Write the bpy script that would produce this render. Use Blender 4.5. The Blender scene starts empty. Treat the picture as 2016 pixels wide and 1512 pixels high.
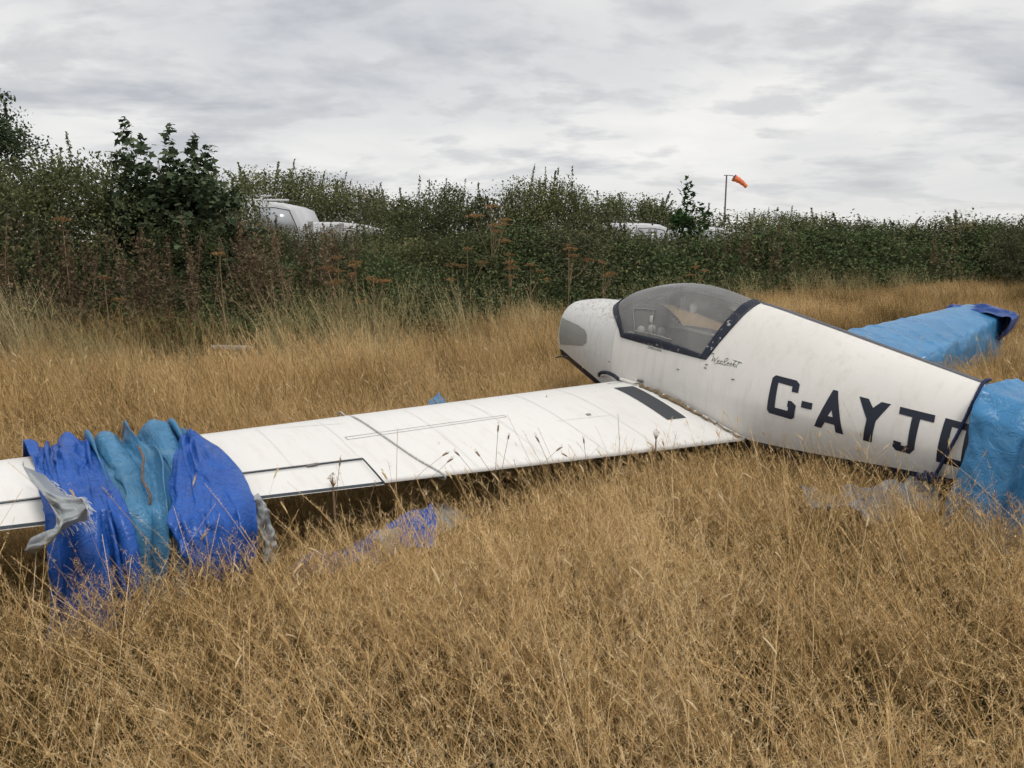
import bpy, bmesh, math, random
import numpy as np
from mathutils import Matrix, Vector

random.seed(7); RNG = np.random.default_rng(11)
SC = bpy.context.scene
COL = SC.collection

# ------------------------------------------------------------------ camera
F_PX, CXP, CYP, YH = 1480., 1008., 756., 490.
CAM_H = 1.5
PITCH = math.atan((CYP - YH) / F_PX)
cd = bpy.data.cameras.new('camera'); cam = bpy.data.objects.new('camera', cd); COL.objects.link(cam)
cd.sensor_width = 36; cd.lens = F_PX / 2016 * 36; cd.clip_start = .05; cd.clip_end = 3000
cam.location = (0, 0, CAM_H); cam.rotation_euler = (math.pi/2 - PITCH, 0, 0)
SC.camera = cam

# ------------------------------------------------------------------ world: high overcast over a pale Nishita sky
SUN_EL, SUN_AZ = math.radians(58), math.radians(150)      # azimuth clockwise from +Y (camera looks along +Y)
wd = bpy.data.worlds.new('World'); SC.world = wd; wd.use_nodes = True
nt = wd.node_tree; N = nt.nodes; LK = nt.links; N.clear()
def wn(t, **k):
    n = N.new(t)
    for a, b in k.items(): setattr(n, a, b)
    return n
out = wn('ShaderNodeOutputWorld'); bg = wn('ShaderNodeBackground'); bg.inputs['Strength'].default_value = .1
sky = wn('ShaderNodeTexSky', sky_type='NISHITA', sun_disc=False); sky.sun_elevation = SUN_EL; sky.sun_rotation = SUN_AZ
tc = wn('ShaderNodeTexCoord'); sep = wn('ShaderNodeSeparateXYZ'); LK.new(tc.outputs['Generated'], sep.inputs[0])
def wmath(op, a, b=None, c=None):
    n = wn('ShaderNodeMath', operation=op)
    for i, v in enumerate((a, b, c)):
        if v is None: continue
        if isinstance(v, (int, float)): n.inputs[i].default_value = v
        else: LK.new(v, n.inputs[i])
    return n.outputs[0]
zc = wmath('MAXIMUM', sep.outputs['Z'], 0.0); zd = wmath('ADD', zc, .20)
comb = wn('ShaderNodeCombineXYZ')
LK.new(wmath('DIVIDE', sep.outputs['X'], zd), comb.inputs[0]); LK.new(wmath('DIVIDE', sep.outputs['Y'], zd), comb.inputs[1])
def wnoise(scale, detail, rough, loc, dist=0., stretch=(1, 1, 1)):
    mp = wn('ShaderNodeMapping'); mp.inputs['Location'].default_value = loc; mp.inputs['Scale'].default_value = stretch
    LK.new(comb.outputs[0], mp.inputs[0])
    n = wn('ShaderNodeTexNoise'); n.inputs['Scale'].default_value = scale; n.inputs['Detail'].default_value = detail
    n.inputs['Roughness'].default_value = rough; n.inputs['Distortion'].default_value = dist
    LK.new(mp.outputs[0], n.inputs['Vector']); return n.outputs['Fac']
def wramp(fac, stops):
    r = wn('ShaderNodeValToRGB'); LK.new(fac, r.inputs[0]); e = r.color_ramp.elements
    while len(e) < len(stops): e.new(.5)
    for i, (p, c) in enumerate(stops): e[i].position = p; e[i].color = (*c, 1)
    return r.outputs[0]
def wmix(fac, a, b, mode='MIX'):
    m = wn('ShaderNodeMix', data_type='RGBA', blend_type=mode)
    if isinstance(fac, (int, float)): m.inputs[0].default_value = fac
    else: LK.new(fac, m.inputs[0])
    for k, v in ((6, a), (7, b)):
        if isinstance(v, tuple): m.inputs[k].default_value = (*v, 1)
        else: LK.new(v, m.inputs[k])
    return m.outputs[2]
SKYK = 9.0   # cloud radiances below are divided by the background strength
def k(c): return tuple(SKYK * v for v in c)
veil = wramp(wnoise(.9, 5, .55, (3.1, 1.7, 0), .2, (1, 1.1, 1)), [(.30, (.66, .67, .69)), (.48, (.78, .775, .77)), (.66, (.94, .92, .89))])
dark = wramp(wnoise(1.5, 6, .56, (7.7, 4.2, 2), .25, (.75, 1, 1)), [(.49, (0, 0, 0)), (.61, (1, 1, 1))])
small = wramp(wnoise(3.6, 5, .56, (1.7, 9.2, 5), .2, (.75, 1, 1)), [(.53, (0, 0, 0)), (.64, (1, 1, 1))])
cover = wmix(wmath('MULTIPLY', small, .55), wmix(wmath('MULTIPLY', dark, .84), veil, (.455, .47, .51)), (.54, .545, .565))
low = wramp(sep.outputs['Z'], [(.0, (1, 1, 1)), (.16, (0, 0, 0))])
cover = wmix(wmath('MULTIPLY', low, .35), cover, (.90, .885, .855))
cs = wn('ShaderNodeVectorMath', operation='SCALE'); LK.new(cover, cs.inputs[0]); cs.inputs['Scale'].default_value = SKYK
mixed = wmix(.93, sky.outputs[0], cs.outputs[0])
LK.new(mixed, bg.inputs['Color']); LK.new(bg.outputs[0], out.inputs[0])

# ------------------------------------------------------------------ sun (veiled by cloud)
sd = bpy.data.lights.new('sun', 'SUN'); sd.energy = 1.5; sd.angle = math.radians(13); sd.color = (1, .94, .85)
sun = bpy.data.objects.new('sun', sd); COL.objects.link(sun)
sdir = Vector((math.sin(SUN_AZ)*math.cos(SUN_EL), math.cos(SUN_AZ)*math.cos(SUN_EL), math.sin(SUN_EL)))
sun.rotation_euler = sdir.to_track_quat('Z', 'Y').to_euler(); sun.location = (0, 0, 30)
cy_ = SC.cycles
cy_.max_bounces = 5; cy_.diffuse_bounces = 1; cy_.glossy_bounces = 2; cy_.transmission_bounces = 3; cy_.transparent_max_bounces = 8; cy_.caustics_reflective = False; cy_.caustics_refractive = False
cy_.use_adaptive_sampling = True; cy_.adaptive_threshold = .05; cy_.use_denoising = True
vs = SC.view_settings; vs.view_transform = 'Standard'; vs.look = 'None'; vs.exposure = .18; vs.gamma = 1.0; vs.use_curve_mapping = False

# ------------------------------------------------------------------ helpers
def at(px, py, Y):
    """the place (world metres) at forward distance Y that a survey ray of the site passes through"""
    a = np.array([(px - CXP)/F_PX, 1., (CYP - py)/F_PX])
    r = np.array([a[0], a[1]*math.cos(PITCH) + a[2]*math.sin(PITCH), -a[1]*math.sin(PITCH) + a[2]*math.cos(PITCH)])
    return np.array([0, 0, CAM_H]) + r * (Y / r[1])
def tag(o, label=None, cat=None, group=None, kind=None):
    if label: o['label'] = label
    if cat: o['category'] = cat
    if group: o['group'] = group
    if kind: o['kind'] = kind
    return o
def mesh_np(name, V, Fs, mats=(), smooth=False, midx=None):
    """V (n,3); Fs list of (m,k) int arrays"""
    me = bpy.data.meshes.new(name); V = np.asarray(V, np.float32)
    if not isinstance(Fs, list): Fs = [Fs]
    Fs = [np.asarray(f, np.int32) for f in Fs if len(f)]
    me.vertices.add(len(V)); me.vertices.foreach_set('co', V.ravel())
    loops = np.concatenate([f.ravel() for f in Fs]); cnt = np.concatenate([np.full(len(f), f.shape[1]) for f in Fs])
    me.loops.add(len(loops)); me.loops.foreach_set('vertex_index', loops)
    me.polygons.add(len(cnt)); me.polygons.foreach_set('loop_start', np.concatenate([[0], np.cumsum(cnt)[:-1]]).astype(np.int32))
    me.polygons.foreach_set('loop_total', cnt.astype(np.int32))
    for m in mats: me.materials.append(m)
    if midx is not None: me.polygons.foreach_set('material_index', np.asarray(midx, np.int32))
    if smooth: me.polygons.foreach_set('use_smooth', np.ones(len(cnt), bool))
    me.update(calc_edges=True); me.validate()
    return me
def obj(name, me, parent=None, loc=None):
    o = bpy.data.objects.new(name, me); COL.objects.link(o)
    if parent is not None: o.parent = parent
    if loc is not None: o.location = loc
    return o
def empty(name, loc=(0, 0, 0), rz=0.):
    o = bpy.data.objects.new(name, None); COL.objects.link(o); o.location = loc; o.rotation_euler = (0, 0, rz); o.empty_display_size = .2
    return o
def grid_faces(nu, nv, wrap_u=False):
    i = np.arange(nu if wrap_u else nu - 1)[:, None]; j = np.arange(nv - 1)[None, :]
    a = i*nv + j; b = ((i + 1) % nu)*nv + j
    return np.stack([a, b, b + 1, a + 1], -1).reshape(-1, 4)
def grid_mesh(name, P, mats, smooth=True, wrap_u=False, flip=False):
    nu, nv = P.shape[:2]; f = grid_faces(nu, nv, wrap_u)
    if flip: f = f[:, ::-1]
    return mesh_np(name, P.reshape(-1, 3), f, mats, smooth)
def tube_arr(pts, rad, n=8, twist=0.):
    pts = np.asarray(pts, float); m = len(pts); rad = np.broadcast_to(np.asarray(rad, float), (m,))
    t = np.gradient(pts, axis=0); t /= np.linalg.norm(t, axis=1)[:, None] + 1e-9
    up = np.tile(np.array([.13, .21, .97]), (m, 1)); a = np.cross(t, up); a /= np.linalg.norm(a, axis=1)[:, None] + 1e-9; b = np.cross(t, a)
    an = np.linspace(0, 2*math.pi, n, endpoint=False)
    V = pts[:, None] + rad[:, None, None]*(np.cos(an)[None, :, None]*a[:, None] + np.sin(an)[None, :, None]*b[:, None])
    i = np.arange(m - 1)[:, None]; j = np.arange(n)[None]; jj = (j + 1) % n
    Fq = np.stack([i*n + j, i*n + jj, (i + 1)*n + jj, (i + 1)*n + j], -1).reshape(-1, 4)
    return V.reshape(-1, 3), Fq
def join(parts):
    """list of (V, F) with the same face arity"""
    Vs, Fs, o = [], [], 0
    for V, Fq in parts: Vs.append(np.asarray(V)); Fs.append(np.asarray(Fq) + o); o += len(V)
    return np.concatenate(Vs), np.concatenate(Fs)
BOXF = np.array([[0, 3, 2, 1], [4, 5, 6, 7], [0, 1, 5, 4], [1, 2, 6, 5], [2, 3, 7, 6], [3, 0, 4, 7]])
def box_arr(c, s, R=None):
    V = np.array([[-1, -1, -1], [1, -1, -1], [1, 1, -1], [-1, 1, -1], [-1, -1, 1], [1, -1, 1], [1, 1, 1], [-1, 1, 1]], float)*.5*np.array(s)
    if R is not None: V = V @ np.array(R).T
    return V + np.array(c), BOXF.copy()
def box_obj(name, c, s, m, parent=None, bevel=.0, R=None):
    V, Fq = box_arr(c, s, R); o = obj(name, mesh_np(name, V, Fq, [m]), parent)
    if bevel:
        b = o.modifiers.new('bevel', 'BEVEL'); b.width = bevel; b.segments = 2
    return o
def smooth_noise(n, m, cells, rng):
    """(n,m) bicubic-ish value noise"""
    a, b = cells; G = rng.normal(size=(a + 3, b + 3))
    u = np.linspace(0, a, n); v = np.linspace(0, b, m); iu = u.astype(int); iv = v.astype(int); fu = (u - iu); fv = (v - iv)
    fu = (fu*fu*(3 - 2*fu))[:, None]; fv = (fv*fv*(3 - 2*fv))[None]
    g = lambda x, y: G[np.ix_(iu + x, iv + y)]
    return (g(0, 0)*(1 - fu) + g(1, 0)*fu)*(1 - fv) + (g(0, 1)*(1 - fu) + g(1, 1)*fu)*fv

# ------------------------------------------------------------------ materials
class MT:
    def __init__(s, name):
        s.m = bpy.data.materials.new(name); s.m.use_nodes = True; s.t = s.m.node_tree; s.n = s.t.nodes; s.n.clear()
        s.o = s.n.new('ShaderNodeOutputMaterial'); s.p = s.n.new('ShaderNodeBsdfPrincipled'); s.t.links.new(s.p.outputs[0], s.o.inputs[0])
    def lk(s, a, b): s.t.links.new(a, b)
    def coord(s, kind='Object', scale=(1, 1, 1), loc=(0, 0, 0)):
        c = s.n.new('ShaderNodeTexCoord'); mp = s.n.new('ShaderNodeMapping'); mp.inputs['Scale'].default_value = scale; mp.inputs['Location'].default_value = loc
        s.lk(c.outputs[kind], mp.inputs[0]); return mp.outputs[0]
    def noise(s, scale, detail=4, rough=.55, co=None, dist=0.):
        n = s.n.new('ShaderNodeTexNoise'); n.inputs['Scale'].default_value = scale; n.inputs['Detail'].default_value = detail
        n.inputs['Roughness'].default_value = rough; n.inputs['Distortion'].default_value = dist
        s.lk(co if co is not None else s.coord(), n.inputs['Vector']); return n.outputs['Fac']
    def voro(s, scale, co=None, feature='F1'):
        n = s.n.new('ShaderNodeTexVoronoi'); n.feature = feature; n.inputs['Scale'].default_value = scale
        s.lk(co if co is not None else s.coord(), n.inputs['Vector']); return n.outputs['Distance']
    def ramp(s, fac, stops, interp='LINEAR'):
        r = s.n.new('ShaderNodeValToRGB'); s.lk(fac, r.inputs[0]); e = r.color_ramp.elements; r.color_ramp.interpolation = interp
        while len(e) < len(stops): e.new(.5)
        for i, (p, c) in enumerate(stops):
            if isinstance(c, (int, float)): c = (c, c, c)
            e[i].position = p; e[i].color = (*c, 1)
        return r.outputs[0]
    def mix(s, fac, a, b, mode='MIX'):
        m = s.n.new('ShaderNodeMix'); m.data_type = 'RGBA'; m.blend_type = mode
        if isinstance(fac, (int, float)): m.inputs[0].default_value = fac
        else: s.lk(fac, m.inputs[0])
        for kk, v in ((6, a), (7, b)):
            if isinstance(v, tuple): m.inputs[kk].default_value = (*v, 1)
            else: s.lk(v, m.inputs[kk])
        return m.outputs[2]
    def mul(s, a, b):
        n = s.n.new('ShaderNodeMath'); n.operation = 'MULTIPLY'
        for i, v in enumerate((a, b)):
            if isinstance(v, (int, float)): n.inputs[i].default_value = v
            else: s.lk(v, n.inputs[i])
        return n.outputs[0]
    def col(s, v):
        if isinstance(v, tuple): s.p.inputs['Base Color'].default_value = (*v, 1)
        else: s.lk(v, s.p.inputs['Base Color'])
        return s
    def rough(s, v):
        if isinstance(v, (int, float)): s.p.inputs['Roughness'].default_value = v
        else: s.lk(v, s.p.inputs['Roughness'])
        return s
    def spec(s, v): s.p.inputs['Specular IOR Level'].default_value = v; return s
    def bump(s, h, strength=.3, dist=.01):
        b = s.n.new('ShaderNodeBump'); b.inputs['Strength'].default_value = strength; b.inputs['Distance'].default_value = dist
        s.lk(h, b.inputs['Height']); s.lk(b.outputs[0], s.p.inputs['Normal']); return s
    def island(s):
        g = s.n.new('ShaderNodeNewGeometry'); return g.outputs['Random Per Island']
    def inst(s):
        g = s.n.new('ShaderNodeObjectInfo'); return g.outputs['Random']
    def translucent(s, colour, fac):
        s.n.remove(s.p); s.p = s.n.new('ShaderNodeBsdfDiffuse'); t = s.n.new('ShaderNodeBsdfTranslucent')
        if isinstance(colour, tuple): s.p.inputs[0].default_value = (*colour, 1)
        else: s.lk(colour, s.p.inputs[0]); mx = s.n.new('ShaderNodeMixShader'); mx.inputs[0].default_value = fac
        if isinstance(colour, tuple): t.inputs[0].default_value = (*colour, 1)
        else: s.lk(colour, t.inputs[0])
        s.lk(s.p.outputs[0], mx.inputs[1]); s.lk(t.outputs[0], mx.inputs[2]); s.lk(mx.outputs[0], s.o.inputs[0]); return s
def simple(name, c, r=.6, var=.15, scale=8., spec=.4):
    t = MT(name); n = t.noise(scale, 5, .6)
    t.col(t.mix(t.ramp(n, [(.3, 0.), (.7, 1.)]), tuple(v*(1 - var) for v in c), tuple(min(1, v*(1 + var)) for v in c))).rough(r).spec(spec); return t.m

def white_paint(name, lo, hi, stain, streak=(2., 2., .35), worn=0.):
    t = MT(name); big = t.noise(1.6, 5, .6); st = t.noise(9., 6, .65, t.coord(scale=streak)); fine = t.noise(140., 3, .7)
    c = t.mix(t.ramp(big, [(.3, 0.), (.72, 1.)]), lo, hi)
    c = t.mix(t.mul(t.ramp(st, [(.50, 0.), (.78, 1.)]), .55), c, stain)
    c = t.mix(t.mul(t.ramp(fine, [(.62, 0.), (.74, 1.)]), .30), c, tuple(v*.72 for v in stain))
    if worn:
        w = t.noise(38., 8, .72, t.coord(scale=(1, 1, 1))); zz = t.n.new('ShaderNodeSeparateXYZ'); t.lk(t.coord(), zz.inputs[0])
        top = t.ramp(zz.outputs['Z'], [(.36, 0.), (.50, 1.)])
        c = t.mix(t.mul(t.mul(t.ramp(w, [(.50, 0.), (.60, 1.)]), top), worn), c, (.36, .33, .28))
    t.col(c).rough(t.ramp(st, [(.3, .32), (.8, .55)])).spec(.45).bump(t.noise(5., 4, .6), .06, .02); return t.m
M_WHITE = white_paint('white_paint', (.72, .71, .675), (.80, .785, .75), (.60, .56, .49))
M_WING = white_paint('wing_paint', (.77, .765, .745), (.82, .81, .79), (.66, .62, .56), (.6, 2.5, 1))
M_COWL = white_paint('cowling_paint', (.60, .605, .60), (.70, .70, .685), (.44, .43, .40), (4., 4., .3), worn=.9)
def navy(name, chips):
    t = MT(name); n = t.noise(30., 7, .7); b = t.noise(3., 4)
    base = t.mix(b, (.010, .014, .030), (.018, .022, .040))
    if chips: base = t.mix(t.ramp(n, [(chips, 0.), (chips + .03, 1.)]), base, (.42, .43, .42))
    t.col(base).rough(.45).spec(.4); return t.m
M_NAVY = navy('navy_paint', 0); M_FRAME = navy('chipped_navy_paint', .61); M_LETTER = navy('registration_paint', .70)
M_UNDER = simple('underside_paint', (.020, .035, .050), .5)
M_GREY = simple('grey_tape', (.30, .30, .285), .6, .06)
M_WALK = simple('walkway_grit', (.060, .066, .075), .9, .12, 60.)
M_DARK = simple('dark_interior', (.10, .10, .102), .8)
M_SEAM = simple('seam_shadow_gap', (.22, .215, .21), .9)
M_TAPE = simple('rib_tape', (.77, .76, .74), .7, .04)
M_METAL = simple('dull_metal', (.33, .33, .32), .45)
M_RUBBER = simple('rubber', (.025, .025, .027), .85)
M_SEAT = simple('seat_cloth', (.10, .075, .065), .95)
M_CRUD = simple('moss_and_dirt', (.21, .16, .10), 1., .5, 60.)
M_PALE = simple('pale_plastic', (.55, .55, .53), .5)
def glass():
    t = MT('canopy_perspex'); t.n.remove(t.p)
    tr = t.n.new('ShaderNodeBsdfTransparent'); tr.inputs[0].default_value = (.95, .955, .95, 1)
    df = t.n.new('ShaderNodeBsdfDiffuse'); gl = t.n.new('ShaderNodeBsdfGlossy'); gl.inputs['Roughness'].default_value = .06
    df.inputs[0].default_value = (.78, .77, .75, 1)
    fr = t.n.new('ShaderNodeFresnel'); fr.inputs[0].default_value = 1.49
    dust = t.ramp(t.noise(3.5, 5, .6), [(.3, .14), (.75, .28)])
    a = t.n.new('ShaderNodeMixShader'); t.lk(dust, a.inputs[0]); t.lk(tr.outputs[0], a.inputs[1]); t.lk(df.outputs[0], a.inputs[2])
    b = t.n.new('ShaderNodeMixShader'); t.lk(fr.outputs[0], b.inputs[0]); t.lk(a.outputs[0], b.inputs[1]); t.lk(gl.outputs[0], b.inputs[2])
    t.lk(b.outputs[0], t.o.inputs[0]); return t.m
M_GLASS = glass()
# ---------- aircraft shape functions (body frame: x nose, y port, z up) ----------
def hermite(xs, ys):
    xs = np.array(xs, float); ys = np.array(ys, float)
    m = np.gradient(ys, xs)
    def fn(x):
        x = np.clip(np.asarray(x, float), xs[0], xs[-1])
        i = np.clip(np.searchsorted(xs, x) - 1, 0, len(xs) - 2)
        h = xs[i + 1] - xs[i]; t = (x - xs[i]) / h
        return ((2*t**3 - 3*t**2 + 1)*ys[i] + (t**3 - 2*t**2 + t)*h*m[i]
                + (-2*t**3 + 3*t**2)*ys[i+1] + (t**3 - t**2)*h*m[i+1])
    return fn
F_W = hermite([-4.4, -3.6, -3.0, -2.2, -1.3, -0.9, -0.4, 0.0, 0.3, 0.5, 0.62], [.03, .12, .185, .265, .325, .345, .348, .338, .318, .298, .278])
F_ZT = hermite([-4.4, -2.28, -1.77, -1.3, -0.93, -0.5, -0.1, 0.2, 0.39, 0.55, 0.62], [.24, .52, .598, .670, .714, .68, .60, .540, .522, .505, .49])
F_ZB = hermite([-4.4, -2.3, -1.2, -0.6, 0.0, 0.15, 0.62], [.14, .045, -.085, -.12, -.085, -.035, .10])     # chine: white above, navy below
F_ZK = hermite([-4.4, -2.3, -1.2, -0.6, 0.0, 0.15, 0.62], [.10, -.055, -.205, -.23, -.20, -.145, .00])       # keel
F_N = hermite([-4.4, -2.2, -0.9, -0.6, -0.1, 0.62], [1.75, 1.75, 1.85, 2.3, 2.7, 2.6])
F_ZW = hermite([-4.4, -2.2, -0.9, 0.0, 0.62], [.19, .17, .15, .17, .24])
def fus_y(x, z):
    """half width of the fuselage skin at station x, height z"""
    w, zt, zb, zw, n = F_W(x), F_ZT(x), F_ZB(x), F_ZW(x), F_N(x)
    up = np.clip((z - zw) / (zt - zw), 0, 1)
    yu = w * (1 - up**n) ** (1 / n)
    dn = np.clip((zw - z) / np.maximum(zw - zb, .02), 0, 1)
    yl = w * (1 - .13 * dn**1.6)
    return np.where(z >= zw, yu, yl)
def fus_z(x, y):
    """height of the upper skin at station x, half width y"""
    w, zt, zw, n = F_W(x), F_ZT(x), F_ZW(x), F_N(x)
    q = np.clip(np.abs(y) / w, 0, 1)
    return zw + (zt - zw) * (1 - q**n) ** (1 / n)
DIH, CR, AL, AT, TW = math.tan(.0569), 1.1402, .0652, .0892, .1017
def w_le(y): return -AL * (abs(y) - .3)
def w_chord(y): return CR - (AL + AT) * (abs(y) - .3)
def foil_up(s):   # upper surface above the chord line, fraction of chord
    return .62*(.2969*np.sqrt(s) - .126*s - .3516*s**2 + .2843*s**3 - .1036*s**4)*1.0 + .055*(s*(1-s))**.8*1.1*(1-s*.5)
def foil_lo(s):
    return -.42*(.2969*np.sqrt(s) - .126*s - .3516*s**2 + .2843*s**3 - .1036*s**4)
def wing_pt(y, s, side=1, up=True, off=0.):
    c = w_chord(y); x = w_le(y) - s*c
    z = DIH*abs(y) - TW*s*c - .035*c*(1 - s) + (foil_up(s) if up else foil_lo(s))*c + off
    return (x, side*abs(y), z)
def wing_top(x, y):
    c = w_chord(y); s = np.clip((w_le(y) - x)/c, 0, 1)
    return DIH*np.abs(y) - TW*s*c - .035*c*(1 - s) + foil_up(s)*c
# ================================================================== the aircraft
YAW, PIT, ROL = .6774, .1052, -.0163
_n = np.array([-math.sin(YAW), math.cos(YAW), 0]); _p = np.array([-math.cos(YAW), -math.sin(YAW), 0]); _u = np.array([0, 0, 1.])
_n2 = _n*math.cos(PIT) + _u*math.sin(PIT); _u2 = _u*math.cos(PIT) - _n*math.sin(PIT)
_p3 = _p*math.cos(ROL) + _u2*math.sin(ROL); _u3 = _u2*math.cos(ROL) - _p*math.sin(ROL)
BM = np.stack([_n2, _p3, _u3], 1); BO = np.array([.9709, 5.5956, -.9491 + CAM_H])
def b2w(P): return BO + np.asarray(P, float) @ BM.T
def w2b(P): return (np.asarray(P, float) - BO) @ BM
plane = empty('light_aircraft')
mw = Matrix.Identity(4)
for r in range(3):
    for c in range(3): mw[r][c] = BM[r, c]
    mw[r][3] = BO[r]
plane.matrix_world = mw
tag(plane, 'white low wing light aircraft with navy letters lying in long dry grass', 'aircraft')

# canopy boundary curves (t = 0 at the side rail, 1 at the crown)
RY = [0., .099, .201, .254, .304, .325]; RX = [-.944, -.933, -.906, -.879, -.835, -.806]; RZ = [.714, .681, .589, .514, .411, .347]
def x_front(y): return .2 - .266*(np.abs(y)/.328)**3.4
def x_rear(y): return np.interp(np.abs(y), RY, RX)
def can_F(t):
    y = .328*np.cos(math.pi*t/2); x = x_front(y); z = fus_z(x, y); return np.stack([x, y, np.maximum(z, .345)], -1)
def can_R(t):
    y = .325*np.cos(math.pi*t/2); return np.stack([x_rear(y), y, np.interp(y, RY, RZ)], -1)
ZTC = hermite([-.944, -.88, -.74, -.575, -.41, -.23, -.05, .088, .2], [.714, .722, .747, .764, .762, .737, .688, .627, .540])
def can_P(s, t):
    A, B = can_F(t), can_R(t); s3 = s[..., None]; P = A*(1 - s3) + B*s3
    xc = .2*(1 - s) - .944*s; bul = ZTC(xc) - (.54*(1 - s) + .714*s)
    sn = np.sin(math.pi*t/2)
    P[..., 2] += bul*sn**.9; P[..., 1] += .022*np.sin(math.pi*s)*np.sin(math.pi*np.clip(t, 0, 1))**.8 + .008*np.sin(math.pi*s)*(1 - t)
    return P

# fuselage skin
def section(x, nlo=7, nup=26):
    w, zt, zb, zw, n = [float(f(x)) for f in (F_W, F_ZT, F_ZB, F_ZW, F_N)]
    q = np.linspace(0, math.pi/2, nup); zl = np.linspace(zb, zw, nlo)[:-1]
    dn = np.clip((zw - zl)/max(zw - zb, .02), 0, 1); yl = w*(1 - .13*dn**1.6)
    yu = w*np.clip(np.cos(q), 0, 1)**(2/n); zu = zw + (zt - zw)*np.sin(q)**(2/n)
    half = np.stack([np.concatenate([yl, yu]), np.concatenate([zl, zu])], 1)
    full = np.concatenate([half, half[-2::-1]*np.array([-1, 1])])
    return np.concatenate([np.full((len(full), 1), x), full], 1)
def skin(name, x0, x1, n, mat, extra=None):
    P = np.stack([section(x) for x in np.linspace(x0, x1, n)])
    if extra is not None: P = np.concatenate([P, extra(P[-1])])
    nu, nv = P.shape[:2]; Fq = grid_faces(nu, nv); V = P.reshape(-1, 3); C = V[Fq].mean(1)
    hole = (C[:, 2] > .362) & (C[:, 0] < x_front(C[:, 1]) - .02) & (C[:, 0] > x_rear(C[:, 1]) + .02)
    me = mesh_np(name, V, Fq[~hole], [mat], True)
    return obj(name, me, plane)
def nose_lip(L):
    c = np.array([L[0, 0], 0, .27]); rows = []
    for a in (25, 50, 75, 90):
        a = math.radians(a); R = L.copy(); R[:, 0] = c[0] + .05*math.sin(a); sh = (np.interp(R[:, 2], [.12, .3], [.012, .055])*(1 - math.cos(a)))[:, None]
        d = R[:, 1:] - c[1:]; ln = np.linalg.norm(d, axis=1)[:, None]; R[:, 1:] = c[1:] + d*(1 - sh/ln); rows.append(R)
    R = rows[-1].copy(); R[:, 0] -= .05; rows.append(R)
    return np.stack(rows)
fus = skin('fuselage', -4.4, .0, 200, M_WHITE)
cowl = skin('engine_cowling', .0006, .62, 60, M_COWL, nose_lip)
L = nose_lip(section(.62))[-1]; L = L.copy(); L[:, 0] += .012
obj('firewall', mesh_np('firewall', np.concatenate([L, [[L[0, 0], 0, .25]]]), np.array([[i, i + 1, len(L)] for i in range(len(L) - 1)] + [[len(L) - 1, 0, len(L)]]), [M_DARK]), plane)
# navy belly below the chine
rows = []
for x in np.linspace(-4.4, .655, 120):
    xx = min(x, .62); w, zb, zk = float(F_W(xx))*.87, float(F_ZB(xx)), float(F_ZK(xx)); a = np.sin(np.linspace(-1, 1, 25)*math.pi/2)
    rows.append(np.stack([np.full(25, x), a*(w - .001)*(1 - .10*(1 - np.abs(a))), zk + (zb - zk)*np.abs(a)**7], 1))
belly = obj('belly', grid_mesh('belly', np.array(rows), [M_NAVY]), plane)
# dark spine strip on the turtle deck
xs = np.linspace(-4.3, -.95, 60); sp = np.stack([np.stack([xs, np.full(60, yy), fus_z(xs, yy) + .004], 1) for yy in (-.026, -.013, 0, .013, .026)])
obj('spine_strip', grid_mesh('spine_strip', sp, [simple('spine_strip_grey', (.10, .105, .12), .6)]), plane)

# canopy: frame bands and perspex from one lofted surface
def can_grid(s0, s1, t0, t1, ns, ntt, off=0., side=1):
    S, T = np.meshgrid(np.linspace(s0, s1, ns), np.linspace(t0, t1, ntt), indexing='ij'); P = can_P(S, T)
    e = 1e-3; du = can_P(np.clip(S + e, 0, 1), T) - can_P(np.clip(S - e, 0, 1), T); dv = can_P(S, np.clip(T + e, 0, 1)) - can_P(S, np.clip(T - e, 0, 1))
    nn = np.cross(du, dv); nn /= np.linalg.norm(nn, axis=-1)[..., None] + 1e-12
    nn *= np.sign((nn*(P - np.array([-.35, 0, .3]))).sum(-1))[..., None]
    P = P + nn*off; P[..., 1] *= side
    return P
def both(name, s0, s1, t0, t1, ns, ntt, off, mat, thick=0.):
    Pp = can_grid(s0, s1, t0, t1, ns, ntt, off); Pm = can_grid(s0, s1, t0, t1, ns, ntt, off, -1)
    P = np.concatenate([Pp, Pm[:, ::-1][:, 1:]], 1) if t1 == 1 else None
    me = grid_mesh(name, P, [mat]); o = obj(name, me, plane)
    if thick:
        m = o.modifiers.new('solidify', 'SOLIDIFY'); m.thickness = thick; m.offset = 0
    return o
canopy = both('canopy', .02, .985, .07, 1, 50, 30, 0., M_GLASS)
cf = both('canopy_frame', 0, .045, 0, 1, 4, 30, .004, M_FRAME, .008)
both('canopy_rear_frame', .935, 1., 0, 1, 5, 30, .004, M_FRAME, .008)
for sd_ in (1, -1):
    o = obj('canopy_rail', grid_mesh('canopy_rail', can_grid(.046, .934, 0, .125, 50, 5, .004, sd_), [M_FRAME]), plane)
    m = o.modifiers.new('solidify', 'SOLIDIFY'); m.thickness = .008; m.offset = 0
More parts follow.
